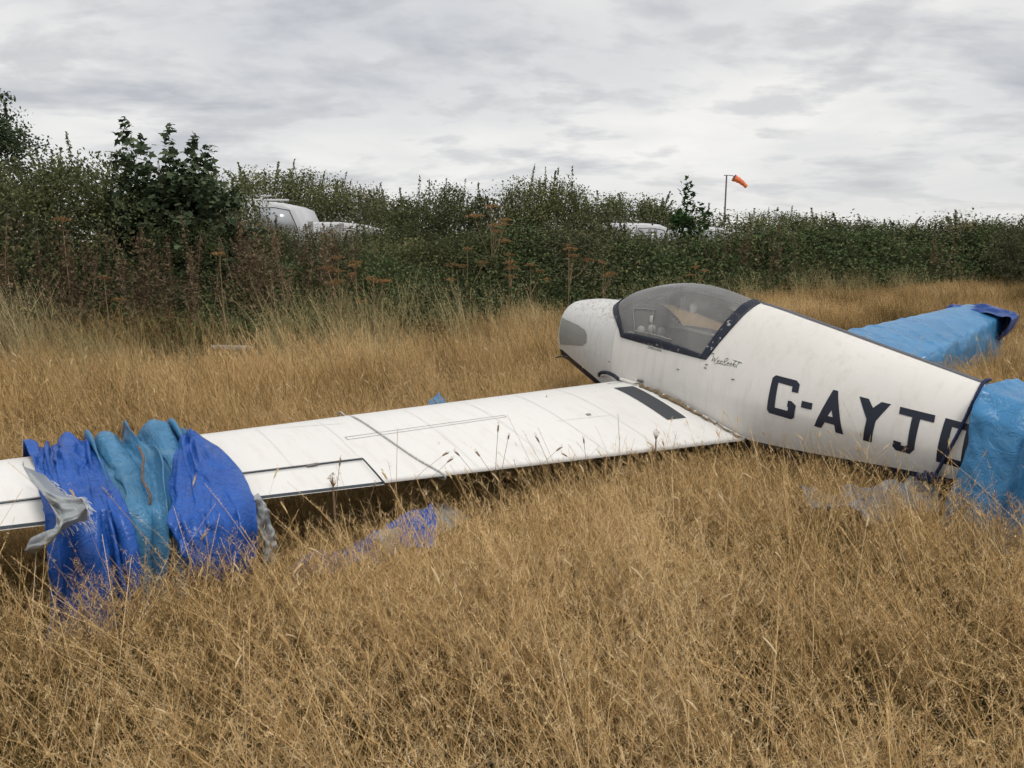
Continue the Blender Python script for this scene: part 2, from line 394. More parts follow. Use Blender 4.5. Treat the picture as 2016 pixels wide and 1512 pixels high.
# sliding vent panel rails on the port side of the perspex
def can_line(name, pts, r, mat, side=1, off=.006):
    S = np.array([p[0] for p in pts]); T = np.array([p[1] for p in pts]); P = can_P(S, T); P[:, 1] = (P[:, 1] + off)*side
    V, Fq = tube_arr(P, r, 6); return obj(name, mesh_np(name, V, Fq, [mat], True), plane)
can_line('vent_panel_rail', [(a, .43) for a in np.linspace(.20, .42, 8)], .0026, M_METAL)
can_line('vent_panel_rail', [(a, .17) for a in np.linspace(.20, .62, 12)], .0036, M_METAL)
can_line('vent_panel_edge', [(.20, b) for b in np.linspace(.17, .43, 6)], .002, M_METAL)
can_line('vent_panel_edge', [(.40, b) for b in np.linspace(.17, .43, 6)], .003, M_METAL)
P = can_P(np.array([.395]), np.array([.33]))[0]
box_obj('vent_panel_latch', P + np.array([0, .012, 0]), (.02, .012, .045), M_PALE, plane, .003)
# cockpit
tub = []
for x in np.linspace(-.93, .02, 24):
    zs = np.concatenate([np.linspace(.352, -.06, 10)]); y = fus_y(x, zs) - .02; half = np.stack([np.full(10, x), y, zs], 1)
    m = half[::-1].copy(); m[:, 1] *= -1; tub.append(np.concatenate([half, m]))
obj('cockpit_lining', grid_mesh('cockpit_lining', np.array(tub), [M_DARK]), plane)
V, Fq = box_arr((0, 0, 0), (.08, .46, .42), Matrix.Rotation(math.radians(-16), 3, 'Y')); o = obj('seat_back', mesh_np('seat_back', V + np.array([-.80, 0, .16]), Fq, [M_SEAT]), plane); b = o.modifiers.new('b', 'BEVEL'); b.width = .04; b.segments = 3
box_obj('seat_cushion', (-.55, 0, .0), (.44, .48, .10), M_SEAT, plane, .03)
yy = np.linspace(-.30, .30, 21); top = fus_z(.02, yy)*.97
ip = np.concatenate([np.stack([np.full(21, .03), yy, top - .01], 1), np.stack([np.full(21, -.02), yy, np.full(21, .10)], 1)]).reshape(2, 21, 3)
ipo = obj('instrument_panel', grid_mesh('instrument_panel', ip, [M_DARK]), plane)
md = ipo.modifiers.new('s', 'SOLIDIFY'); md.thickness = .012
for yd, zd_ in ((-.17, .33), (-.06, .36), (.06, .36), (.17, .33), (-.11, .24), (.11, .24)):
    an = np.linspace(0, 2*math.pi, 20, endpoint=False); V = np.concatenate([np.stack([np.full(20, -.018), yd + .036*np.cos(an), zd_ + .036*np.sin(an)], 1), np.stack([np.full(20, .0), yd + .036*np.cos(an), zd_ + .036*np.sin(an)], 1)])
    me = mesh_np('dial', V, [np.arange(20)[None, ::-1], np.array([[i, (i + 1) % 20, 20 + (i + 1) % 20, 20 + i] for i in range(20)])], [M_PALE]); obj('dial', me, ipo)
V, Fq = tube_arr([(-.33, 0, -.05), (-.33, 0, .12), (-.36, 0, .25)], [.012, .011, .018]); obj('control_stick', mesh_np('control_stick', V, Fq, [M_RUBBER], True), plane)
V, Fq = tube_arr([(x, -.30, .37) for x in np.linspace(-.80, .0, 8)], .012, 6); obj('side_rail', mesh_np('side_rail', V, Fq, [M_PALE], True), plane)
V, Fq = tube_arr([(x, .29, .33) for x in np.linspace(-.80, .0, 8)], .010, 6); obj('side_rail', mesh_np('side_rail', V, Fq, [M_METAL], True), plane)

# wing panels
def wing_skin(name, side, y0, y1, s0, s1, ny, ns, mat, up=True, off=0., parent=None):
    ys = np.linspace(y0, y1, ny); ss = s0 + (s1 - s0)*(1 - np.cos(np.linspace(0, math.pi/2, ns))) if s0 == 0 else np.linspace(s0, s1, ns)
    P = np.array([[wing_pt(y, s, side, up, off) for s in ss] for y in ys]); return obj(name, grid_mesh(name, P, [mat], True), parent or plane)
AIL0, AIL1, HINGE, TIP = 2.705, 4.6, .735, 5.0
def make_wing(side, nm):
    # closed section without the aileron cut, and a slightly lower aileron behind the hinge gap
    def loft(y0, y1, smax, ny, mats):
        ss = smax*(1 - np.cos(np.linspace(0, math.pi/2, 28)))
        rows = []
        for y in np.linspace(y0, y1, ny):
            U = [wing_pt(y, s, side, True) for s in ss[::-1]]; Lo = [wing_pt(y, s, side, False) for s in ss[1:]]
            rows.append(U + Lo)
        P = np.array(rows); nu, nv = P.shape[:2]; Fq = grid_faces(nu, nv, False); mi = ((Fq[:, 0] % nv) >= 27).astype(int)
        close = np.stack([np.arange(nu - 1)*nv + nv - 1, np.arange(1, nu)*nv + nv - 1, np.arange(1, nu)*nv, np.arange(nu - 1)*nv], 1)
        return P.reshape(-1, 3), np.concatenate([Fq, close]), np.concatenate([mi, np.ones(len(close), int)])
    A = loft(.15, AIL0, 1.0, 60, 0); B = loft(AIL0, AIL1, HINGE - .003, 40, 0); C = loft(AIL1, TIP, 1.0, 12, 0)
    V = np.concatenate([A[0], B[0], C[0]]); Fq = np.concatenate([A[1], B[1] + len(A[0]), C[1] + len(A[0]) + len(B[0])]); mi = np.concatenate([A[2], B[2], C[2]])
    w = obj(nm, mesh_np(nm, V, Fq, [M_WING, M_UNDER], True, mi), plane)
    # rounded tip
    rows = []
    for a in np.linspace(0, math.pi/2, 8):
        y = TIP + .15*math.sin(a); k_ = math.cos(a)*.985 + .015
        c = w_chord(TIP); row = []
        for s, up in [(s, True) for s in np.linspace(1, 0, 16)] + [(s, False) for s in np.linspace(0, 1, 16)[1:]]:
            p = wing_pt(TIP, .45 + (s - .45)*k_, side, True); z0 = p[2] - foil_up(.45 + (s - .45)*k_)*c
            row.append((p[0], side*y, z0 + (foil_up(s) if up else foil_lo(s))*c*k_))
        rows.append(row)
    obj('wing_tip', grid_mesh('wing_tip', np.array(rows), [M_WING]), plane)
    # aileron
    rows = []
    ss = np.linspace(HINGE + .003, 1., 10)
    for y in np.linspace(AIL0 + .003, AIL1 - .003, 30):
        rows.append([np.array(wing_pt(y, s, side, True)) + np.array([0, 0, -.004 - .012*(s - HINGE)]) for s in ss[::-1]] + [wing_pt(y, s, side, False) for s in ss])
    P = np.array(rows); nu, nv = P.shape[:2]; Fq = grid_faces(nu, nv); mi = ((Fq[:, 0] % nv) >= 9).astype(int)
    ends = [np.arange(nv)[None, ::-1], (np.arange(nv) + (nu - 1)*nv)[None]]
    obj('aileron', mesh_np('aileron', P.reshape(-1, 3), [Fq] + ends, [M_WING, M_UNDER], False, np.concatenate([mi, [0, 0]])), plane)
    return w
port = make_wing(1, 'port_wing'); star = make_wing(-1, 'starboard_wing')
def wing_strip(name, path, width, mat, off=.0015, n=24, parent=None, side=1):
    """ribbon lying on the wing along a (x, y) path"""
    path = np.array(path, float); d = np.concatenate([[0], np.cumsum(np.linalg.norm(np.diff(path, axis=0), axis=1))]); q = np.linspace(0, d[-1], n)
    c = np.stack([np.interp(q, d, path[:, 0]), np.interp(q, d, path[:, 1])], 1); t = np.gradient(c, axis=0); t /= np.linalg.norm(t, axis=1)[:, None]; nr = np.stack([-t[:, 1], t[:, 0]], 1)
    rows = [c + nr*width*a for a in (-.5, 0., .5)]
    P = np.array([[(p[0], side*p[1], float(wing_top(p[0], p[1])) + off) for p in r] for r in rows])
    return obj(name, grid_mesh(name, P, [mat], True), parent or port)
# walkway, seams, tapes, spoiler outline
def quad_on_wing(name, corners, mat, off, nu=14, nv=6, parent=None):
    c = np.array(corners, float); u = np.linspace(0, 1, nu)[:, None, None]; v = np.linspace(0, 1, nv)[None, :, None]
    P2 = (c[0]*(1 - v) + c[1]*v)*(1 - u) + (c[3]*(1 - v) + c[2]*v)*u
    P = np.concatenate([P2, (wing_top(P2[..., 0], P2[..., 1]) + off)[..., None]], -1); return obj(name, grid_mesh(name, P, [mat]), parent or port)
quad_on_wing('walkway_strip', [(-.278, .585), (-.287, .405), (-.818, .478), (-.808, .650)], M_WALK, .003)
for xa, ya, xb, yb in ((-.540, 2.69, -.517, 1.705), (-.512, 2.69, -.494, 1.705)):
    wing_strip('spoiler_seam', [(xa, ya), (xb, yb)], .0026, M_SEAM)
for yy_, xa, xb in ((2.69, -.540, -.512), (1.705, -.517, -.494)): wing_strip('spoiler_seam', [(xa, yy_), (xb, yy_)], .0026, M_SEAM, n=6)
for y in (1.0, 1.38, 1.78, 2.2, 2.715, 3.03, 3.4): wing_strip('rib_tape', [(-.12 - .05*y, y), (w_le(y) - w_chord(y)*(.72 if y > 2.6 else .96), y)], .010, M_TAPE, .0012)
wing_strip('panel_seam', [(-.655, .94), (-1.03, 1.31)], .0025, M_SEAM); wing_strip('panel_seam', [(-.64, 1.44), (-.66, 1.0)], .003, M_TAPE)
wing_strip('panel_seam', [(-.158, .37), (-.161, .525)], .006, M_SEAM); wing_strip('panel_seam', [(-.30, 2.95), (-.35, 2.62)], .003, M_TAPE)
wing_strip('aileron_gap', [(w_le(AIL0) - HINGE*w_chord(AIL0) + .004, AIL0), (w_le(4.58) - HINGE*w_chord(4.58) + .004, 4.58)], .0045, M_SEAM, .001)
wing_strip('aileron_gap', [(w_le(AIL0) - HINGE*w_chord(AIL0), AIL0), (w_le(AIL0) - 1.*w_chord(AIL0) + .004, AIL0)], .0035, M_SEAM, .001)
box_obj('hinge_bracket', wing_pt(2.95, .745, 1, True, .004), (.010, .05, .008), M_SEAM, port)
box_obj('drain_cover', wing_pt(1.16, .56, 1, True, .003), (.02, .03, .006), M_GREY, port)
# trailing edge strip, dark like the navy underside
# root fillet with dirt and moss
js = np.linspace(-.15, -1.14, 70); r2 = np.random.default_rng(3)
jy = fus_y(js, wing_top(js, .33) + .01) + .004; jz = wing_top(js, .34) + .004
V, Fq = tube_arr(np.stack([js, jy + .006, jz], 1), .014 + 0*js, 8); obj('root_fillet', mesh_np('root_fillet', V, Fq, [M_WHITE], True), plane)
wob = np.stack([js[8:], jy[8:] + .022 + .006*np.interp(np.arange(62), np.arange(0, 63, 2), r2.normal(size=32)), jz[8:] + .010 + .004*r2.normal(size=62)], 1)
amp = np.interp(js[8:], [-1.14, -.9, -.7, -.35, -.27], [.004, .006, .014, .012, .004])
V, Fq = tube_arr(wob, amp*(.7 + .6*r2.random(62)), 6); obj('moss_line', mesh_np('moss_line', V, Fq, [M_CRUD], True), plane)
box_obj('fillet_plate', (-.20, .352, .058), (.16, .03, .018), M_WHITE, plane, .004)
box_obj('bolt_head', (-.30, .352, .085), (.05, .012, .014), M_DARK, plane, .003)
# navy arched trim where the wing leading edge meets the cowling
a = np.linspace(0, math.pi, 18); ax = .015 - .12*np.cos(a[::-1]); az = .012 + .050*np.sin(a)
V, Fq = tube_arr(np.stack([ax, fus_y(np.minimum(ax, .6), az) + .006, az], 1), .014, 6); obj('leading_edge_cuff', mesh_np('leading_edge_cuff', V, Fq, [M_FRAME], True), plane)
V, Fq = tube_arr(np.stack([ax*.8, fus_y(np.minimum(ax*.8, .6), az*.72) + .010, az*.72], 1), .006, 6); obj('cuff_rim', mesh_np('cuff_rim', V, Fq, [M_WHITE], True), plane)

# ---- flat marks on the fuselage side
def on_side(name, polys, holes, mat, off=.0025, parent=None, cell=.02, flip=1):
    bm = bmesh.new()
    def loop(pts):
        vs_ = [bm.verts.new((p[0], 0, p[1])) for p in pts]; return [bm.edges.new((vs_[i], vs_[(i + 1) % len(vs_)])) for i in range(len(vs_))]
    es = []
    for p in polys + holes: es += loop(p)
    bmesh.ops.triangle_fill(bm, use_beauty=True, use_dissolve=False, edges=es)
    xs_ = [v.co.x for v in bm.verts]; zs_ = [v.co.z for v in bm.verts]
    for ax_, lo, hi in ((0, min(xs_), max(xs_)), (2, min(zs_), max(zs_))):
        q = lo + cell
        while q < hi:
            co = [0, 0, 0]; co[ax_] = q; no = [0, 0, 0]; no[ax_] = 1
            bmesh.ops.bisect_plane(bm, geom=bm.verts[:] + bm.edges[:] + bm.faces[:], plane_co=co, plane_no=no, dist=1e-5); q += cell
    for v in bm.verts: v.co.y = float(fus_y(v.co.x, v.co.z)) + off
    for f in bm.faces:
        f.normal_update()
        if f.normal.y < 0: f.normal_flip()
    me = bpy.data.meshes.new(name); bm.to_mesh(me); bm.free(); me.materials.append(mat)
    return obj(name, me, parent or plane)
G_ = [(-1.263, .335), (-1.277, .353), (-1.409, .351), (-1.434, .334), (-1.441, .286), (-1.401, .285), (-1.396, .314), (-1.307, .316), (-1.325, .172), (-1.406, .173), (-1.407, .191), (-1.398, .198), (-1.395, .231), (-1.417, .233), (-1.449, .214), (-1.453, .144), (-1.435, .129), (-1.296, .129), (-1.279, .147)]
H_ = [(-1.476, .251), (-1.54, .252), (-1.544, .215), (-1.48, .214)]
A_ = [(-1.577, .128), (-1.628, .350), (-1.655, .350), (-1.746, .127), (-1.702, .126), (-1.689, .167), (-1.634, .167), (-1.618, .128)]
AH_ = [(-1.655, .243), (-1.671, .206), (-1.642, .207)]
Y_ = [(-1.775, .349), (-1.826, .348), (-1.863, .309), (-1.894, .348), (-1.943, .348), (-1.897, .246), (-1.900, .127), (-1.854, .126), (-1.849, .244)]
J_ = [(-1.99, .347), (-2.162, .346), (-2.168, .310), (-2.103, .311), (-2.114, .152), (-2.095, .122), (-2.025, .121), (-2.006, .140), (-2.008, .173), (-2.046, .172), (-2.046, .157), (-2.069, .158), (-2.077, .171), (-2.063, .311), (-1.997, .312)]
D_ = [(-2.21, .345), (-2.329, .341), (-2.357, .320), (-2.374, .146), (-2.353, .121), (-2.222, .121)]
DH_ = [(-2.252, .311), (-2.316, .309), (-2.331, .158), (-2.264, .158)]
for p, h in ((G_, []), (H_, []), (A_, [AH_]), (Y_, []), (J_, []), (D_, [DH_])): on_side('registration_letter', [p], h, M_LETTER)
on_side('cowling_patch', [[(.628, .36), (.41, .345), (.325, .325), (.292, .300), (.284, .235), (.322, .205), (.63, .145)]], [], M_GREY, .004)
on_side('diamond_patch', [[(.137, .205), (.112, .188), (.135, .165), (.160, .185)]], [], M_WHITE, .005)
def text_side(name, s, x0, x1, z0, mat, shear=0., size=.05):
    cu = bpy.data.curves.new(name, 'FONT'); cu.body = s; cu.size = 1.; cu.shear = shear
    to = bpy.data.objects.new(name, cu); COL.objects.link(to); dg = bpy.context.evaluated_depsgraph_get(); me = bpy.data.meshes.new_from_object(to.evaluated_get(dg)); bpy.data.objects.remove(to)
    n = len(me.vertices); co = np.empty(n*3, np.float32); me.vertices.foreach_get('co', co); co = co.reshape(-1, 3); wd_ = co[:, 0].max() - co[:, 0].min(); sx = (x1 - x0)/wd_
    X = x0 + (co[:, 0] - co[:, 0].min())*sx; Z = z0 + co[:, 1]*size; Y = fus_y(X, Z) + .003
    me.vertices.foreach_set('co', np.stack([X, Y, Z], 1).astype(np.float32).ravel()); me.materials.clear(); me.materials.append(mat); me.update(); return obj(name, me, plane)
text_side('placard_text', 'OPEN HERE', -.330, -.452, .322, M_NAVY, 0., .022)
# hand painted name: WeeReekit as brush strokes
def stroke(pts, r=.0014):
    p = np.array(pts, float); q = np.linspace(0, len(p) - 1, 6*len(p)); c = np.stack([np.interp(q, np.arange(len(p)), p[:, i]) for i in (0, 1)], 1)
    kz = np.ones(3)/3
    for i in (0, 1):
        e = np.concatenate([[c[0, i]], c[:, i], [c[-1, i]]]); c[:, i] = np.convolve(e, kz, 'valid')
    return c, r
GL = {'W': [(0, 1), (.12, .0), (.32, .75), (.5, 0), (.75, 1)], 'e': [(0, .25), (.32, .32), (.2, .52), (.04, .35), (.1, .05), (.4, .05)], 'R': [(.05, 0), (.15, 1), (.5, .95), (.5, .6), (.15, .5), (.55, 0)], 'k': [(0, 0), (.1, 1), (.06, .3), (.32, .5), (.1, .28), (.38, 0)], 'i': [(0, .48), (-.02, .05), (.12, 0)], 't': [(.05, .95), (0, .1), (.14, 0)]}
parts = []; cur = 0.; hgt = .042
for ch in 'WeeReekit':
    adv = {'W': .85, 'e': .44, 'R': .62, 'k': .44, 'i': .2, 't': .3}[ch]
    c, r = stroke([(cur + a + .25*b, b) for a, b in GL[ch]]); parts.append((c, r)); cur += adv
parts.append(stroke([(cur - 1.1, .95), (cur + .45, .82), (cur - .2, .72)], .0012)); parts.append(stroke([(.5, -.12), (1.4, .02), (2.4, -.05)], .0012)); parts.append(stroke([(cur - .52, .85), (cur - .50, .95)], .003))
sx = (-1.050 + .838)/(cur + .45); arr = []
for c, r in parts:
    X = -.838 + c[:, 0]*sx; Z = .342 - .00*c[:, 0] + c[:, 1]*hgt; arr.append(tube_arr(np.stack([X, fus_y(X, Z) + .001, Z], 1), r, 5))
V, Fq = join(arr); obj('painted_name', mesh_np('painted_name', V, Fq, [M_WALK], True), plane)
# hinge marks, screws, stains near the canopy corner
for x, z in ((-.838, .392), (-.815, .318), (-.812, .296), (-.61, .24), (.02, .15), (-1.02, .27)): box_obj('screw_head', (x, float(fus_y(x, z)) + .002, z), (.018, .005, .006), M_SEAM, plane)
V, Fq = tube_arr([(.24, .02, .53), (.24, .02, .552)], .022, 12); obj('filler_cap', mesh_np('filler_cap', V, [Fq, np.arange(12, 24)[None]], [M_METAL]), plane)
V, Fq = tube_arr([(.50, .20, .10), (.54, .24, .06), (.62, .27, .05), (.66, .27, .03)], .006, 6); obj('breather_pipe', mesh_np('breather_pipe', V, Fq, [M_DARK], True), plane)
# single main wheel and tail
def ring(name, c, R0, r0, m, parent, n=28, k2=10):
    a = np.linspace(0, 2*math.pi, n, endpoint=False); b = np.linspace(0, 2*math.pi, k2, endpoint=False); A, B = np.meshgrid(a, b, indexing='ij')
    P = np.stack([(R0 + r0*np.cos(B))*np.cos(A), r0*1.1*np.sin(B), (R0 + r0*np.cos(B))*np.sin(A)], -1) + np.array(c)
    i = np.arange(n)[:, None]; j = np.arange(k2)[None]; Fq = np.stack([i*k2 + j, ((i + 1) % n)*k2 + j, ((i + 1) % n)*k2 + (j + 1) % k2, i*k2 + (j + 1) % k2], -1).reshape(-1, 4)
    return obj(name, mesh_np(name, P.reshape(-1, 3), Fq, [m], True), parent)
wz = (0.19 - BO[2])/BM[2, 2]
wh = obj('main_wheel', mesh_np('main_wheel', *(lambda q: (q[0], q[1]))(tube_arr([(-.25, -.04, wz), (-.25, .04, wz)], .11, 18)), [M_METAL]), plane); ring('tyre', (-.25, 0, wz), .135, .055, M_RUBBER, wh)
for sg in (-1, 1):
    V, Fq = tube_arr([(-.25, sg*.075, wz), (-.2, sg*.085, -.16)], .022, 8); obj('wheel_fork', mesh_np('wheel_fork', V, Fq, [M_METAL], True), plane)
# tailplane and fin (under the tail cover)
def slab(name, outline, thick, axis, mat):
    o2 = np.array(outline, float); n = len(o2); V = []
    for sgn in (-1, 1):
        for p in o2: V.append((p[0], sgn*thick, p[1]) if axis == 'y' else (p[0], p[1], .235 + sgn*thick))
    Fq = [np.arange(n)[None, ::-1], (np.arange(n) + n)[None], np.array([[i, (i + 1) % n, n + (i + 1) % n, n + i] for i in range(n)])]
    o = obj(name, mesh_np(name, V, Fq, [mat]), plane); b = o.modifiers.new('b', 'BEVEL'); b.width = thick*.8; b.segments = 3; return o
slab('fin', [(-3.55, .30), (-4.05, .80), (-4.25, .86), (-4.35, .26)], .03, 'y', M_WHITE)
slab('rudder', [(-4.27, .86), (-4.52, .82), (-4.66, .45), (-4.55, .10), (-4.38, .12)], .022, 'y', M_NAVY)
slab('tailplane', [(-3.7, -.1), (-3.85, -1.35), (-4.1, -1.45), (-4.3, -1.35), (-4.3, 1.35), (-4.1, 1.45), (-3.85, 1.35), (-3.7, .1)], .025, 'z', M_WHITE)
V, Fq = tube_arr([(-4.2, 0, .14), (-4.35, 0, .02), (-4.5, 0, (0.06 - BO[2] + 4.5*BM[2, 0])/BM[2, 2])], .02, 8); obj('tail_skid', mesh_np('tail_skid', V, Fq, [M_METAL], True), plane)
# ================================================================== tarpaulins (draped by a small cloth relaxation)
def _rl(A, B, rest, kk):
    d = B - A; L_ = np.linalg.norm(d, axis=-1, keepdims=True) + 1e-9; c = d*(.5*kk*(L_ - rest)/L_); A += c; B -= c
def _rc(A, B, rest, kk):   # only resists getting closer than rest
    d = B - A; L_ = np.linalg.norm(d, axis=-1, keepdims=True) + 1e-9; c = d*(.5*kk*np.minimum(L_ - rest, 0)/L_); A += c; B -= c
def drape(P, du, dv, steps, collide, grav, pins=None, iters=6, damp=.95, bend=.35, dt=.014, own=False):
    """own: rest lengths are those of the starting shape instead of the even spacing du, dv"""
    P = P.copy(); prev = P.copy(); dd = math.hypot(du, dv); nu, nv = P.shape[:2]; nm = lambda A: np.linalg.norm(A, axis=-1, keepdims=True)
    if own: ru, rv, r1, r2, b1, b2 = nm(P[1:] - P[:-1]), nm(P[:, 1:] - P[:, :-1]), nm(P[1:, 1:] - P[:-1, :-1]), nm(P[1:, :-1] - P[:-1, 1:]), nm(P[2:] - P[:-2])*.9, nm(P[:, 2:] - P[:, :-2])*.9
    else: ru, rv, r1, r2, b1, b2 = (np.full((nu - 1, nv, 1), du), np.full((nu, nv - 1, 1), dv), np.full((nu - 1, nv - 1, 1), dd), np.full((nu - 1, nv - 1, 1), dd), np.full((nu - 2, nv, 1), 2*du*.86), np.full((nu, nv - 2, 1), 2*dv*.86))
    if pins is not None: pin0 = P[pins].copy()
    for st in range(steps):
        v = (P - prev)*damp; prev = P.copy(); P = P + np.clip(v, -.010, .010) + grav*dt*dt
        for _ in range(iters):
            for o in (0, 1):
                n = (nu - o)//2; _rl(P[o:o + 2*n:2], P[o + 1:o + 1 + 2*n:2], ru[o::2][:n], 1.)
                n = (nv - o)//2; _rl(P[:, o:o + 2*n:2], P[:, o + 1:o + 1 + 2*n:2], rv[:, o::2][:, :n], 1.)
            for o in (0, 1):
                n = (nu - o)//2
                _rl(P[o:o + 2*n:2, :-1], P[o + 1:o + 1 + 2*n:2, 1:], r1[o::2][:n], .35); _rl(P[o:o + 2*n:2, 1:], P[o + 1:o + 1 + 2*n:2, :-1], r2[o::2][:n][:, :], .35)
            for o in (0, 1, 2, 3):
                n = len(P[o:nu - 2:4]); _rc(P[o:nu - 2:4], P[o + 2:nu:4][:n], b1[o::4][:n], bend)
                n = len(P[0, o:nv - 2:4]); _rc(P[:, o:nv - 2:4], P[:, o + 2:nv:4][:, :n], b2[:, o::4][:, :n], bend)
            if pins is not None: P[pins] = pin0
        P = collide(P, prev)
        if pins is not None: P[pins] = pin0
    return P
GB = BM.T @ np.array([0, 0, -9.8])      # gravity in the aircraft's own frame
def ground_push(P, floor):
    h = BO[2] + P @ BM[2]; d = np.maximum(floor - h, 0)[..., None]; return P + d*BM[2]
def hit_wing(floor=.12, fr=.93, pad=.010, zone=None, over=None):
    """zone: -1 hangs before the leading edge, 0 lies on the upper skin, 1 hangs behind the trailing edge"""
    def fn(P, prev):
        x, y, z = P[..., 0], np.abs(P[..., 1]), P[..., 2]; c = w_chord(y); le = w_le(y); s = (le - x)/c; sc_ = np.clip(s, 0, 1)
        base = DIH*y - TW*sc_*c - .035*c*(1 - sc_); zu = base + foil_up(sc_)*c + pad; inb = (s > -.03) & (s < (1.03 if over is None else 1.12)) & (y < 5.2); low = inb & (z < zu)
        ex = 0. if over is None else np.interp(y, over[0], over[1]); zu = zu + ex; low = inb & (z < zu)
        zn = np.broadcast_to(zone[None], z.shape); lift_ = low & ((zn == 0) | (zu - z < .025)); aft = low & ~lift_ & (zn == 1); fwd = low & ~lift_ & (zn == -1)
        Q = P.copy(); Q[..., 2] = np.where(lift_, zu, z); Q[..., 0] = np.where(aft, le - 1.03*c - ex, np.where(fwd, le + .03*c, x))
        f = (lift_*fr)[..., None]; Q[..., :2] = Q[..., :2]*(1 - f) + prev[..., :2]*f
        return ground_push(Q, floor)
    return fn
def zones(q, front, chord): return np.where(q < front - .01, -1, np.where(q > front + chord*1.02 + .01, 1, 0))
def hit_fus(floor=.1, fr=.6, pad=.010):
    def fn(P, prev):
        x, y, z = P[..., 0], P[..., 1], P[..., 2]; zt, zk = F_ZT(x), F_ZK(x); yf = fus_y(x, np.clip(z, F_ZB(x), zt)) + pad
        ins = (np.abs(y) < yf) & (z < zt + pad) & (z > zk)
        dy = yf - np.abs(y); dz = zt + pad - z; Q = P.copy(); side = ins & (dy < dz)
        Q[..., 1] = np.where(side, np.sign(y)*yf, y); Q[..., 2] = np.where(ins & ~side, zt + pad, z)
        f = (ins*fr)[..., None]; Q[..., :1] = Q[..., :1]*(1 - f) + prev[..., :1]*f
        return ground_push(Q, floor)
    return fn
def tarp_mat(name, c1, c2, fade, crease=.6, rough=.30):
    t = MT(name); big = t.noise(3.2, 5, .6); wv = t.noise(7., 6, .6, None, .9); cr = t.noise(13., 4, .55, None, 1.6); cr2 = t.noise(60., 4, .7)
    c = t.mix(t.ramp(big, [(.3, 0.), (.7, 1.)]), c1, c2); c = t.mix(t.mul(t.ramp(wv, [(.52, 0.), (.75, 1.)]), .55), c, fade)
    c = t.mix(t.mul(t.ramp(cr2, [(.64, 0.), (.72, 1.)]), .35), c, tuple(min(1, v*1.5 + .03) for v in fade))
    t.col(c).rough(rough).spec(.45)
    ad = t.n.new('ShaderNodeMath'); ad.operation = 'ADD'; t.lk(wv, ad.inputs[0]); t.lk(t.mul(t.ramp(cr, [(.38, 1.), (.48, .7), (.50, 0.), (.52, .7), (.62, 1.)]), .36), ad.inputs[1])
    t.bump(ad.outputs[0], crease, .014); return t.m
M_ROYAL = tarp_mat('royal_blue_tarpaulin', (.012, .075, .34), (.020, .11, .46), (.04, .14, .48))
M_TEAL = tarp_mat('faded_blue_tarpaulin', (.045, .165, .31), (.068, .23, .42), (.17, .33, .44))
M_SKYB = tarp_mat('mid_blue_tarpaulin', (.040, .19, .40), (.060, .26, .52), (.17, .36, .52))
M_DKBLUE = tarp_mat('dark_blue_tarpaulin', (.010, .05, .22), (.016, .075, .32), (.03, .10, .34))
M_SILV = tarp_mat('silver_grey_tarpaulin', (.26, .29, .315), (.36, .385, .40), (.46, .47, .47), .45)
def cloth_obj(name, P, front, back, parent=None, thick=.003, sub=1, body=True):
    me = grid_mesh(name, b2w(P) if body else P, [front, back], True); o = obj(name, me, parent)
    m = o.modifiers.new('solidify', 'SOLIDIFY'); m.thickness = thick; m.offset = -1; m.material_offset = 1; m.material_offset_rim = 1
    if sub: s_ = o.modifiers.new('subsurf', 'SUBSURF'); s_.levels = sub; s_.render_levels = sub
    return o
def wing_path(y, front, tail, q):
    """distance q along: up the front, over the upper skin, off the trailing edge and down"""
    c = w_chord(y); L1 = front; L2 = c*1.02; a = np.array(wing_pt(y, 0.)); b = np.array(wing_pt(y, 1.))
    if q < L1: return np.array([a[0] + .012, y, a[2] - (L1 - q)])
    if q < L1 + L2:
        s = (q - L1)/L2; p = np.array(wing_pt(y, s)); p[2] += .012; return p
    dq = q - L1 - L2; return np.array([b[0] - .015 - .06*min(dq, .2), y, b[2] - dq])
def wing_tarp(y0, y1, width, front, tail, lam, amp, seed, flare=0., cell=.02, steps=130, floor=.12, bend=.35, gather=None, lift=.02, over=None):
    rg = np.random.default_rng(seed); nu = int(width/cell) + 1; ym = .5*(y0 + y1); Lt = front + w_chord(ym)*1.02 + tail; nv = int(Lt/cell) + 1
    P = np.zeros((nu, nv, 3)); ph = smooth_noise(nu, nv, (3, 3), rg)*.9; am = 1 + .35*smooth_noise(nu, nv, (5, 3), rg)
    for j in range(nv):
        q = j*cell; g = 1. if gather is None else np.interp(q/Lt, gather[0], gather[1])
        fl = flare*max(0, q - front - w_chord(ym))
        for i in range(nu):
            u = i/(nu - 1); y = ym + (y1 - y0 + fl)*(u - .5)*g; p = wing_path(y, front, tail, q); s = (q - front)/w_chord(ym)
            off = amp*am[i, j]*math.sin(2*math.pi*(u*width)/lam + 2.2*ph[i, j] + seed) + amp*.7 + lift
            p = p + (np.array([0, 0, 1.])*off if s < .95 else np.array([-1., 0, .15])*off); P[i, j] = p
    P += rg.normal(size=P.shape)*.003
    return drape(P, cell, cell, steps, hit_wing(floor, zone=zones(np.arange(nv)*cell, front, w_chord(ym)), over=over), GB, bend=bend)
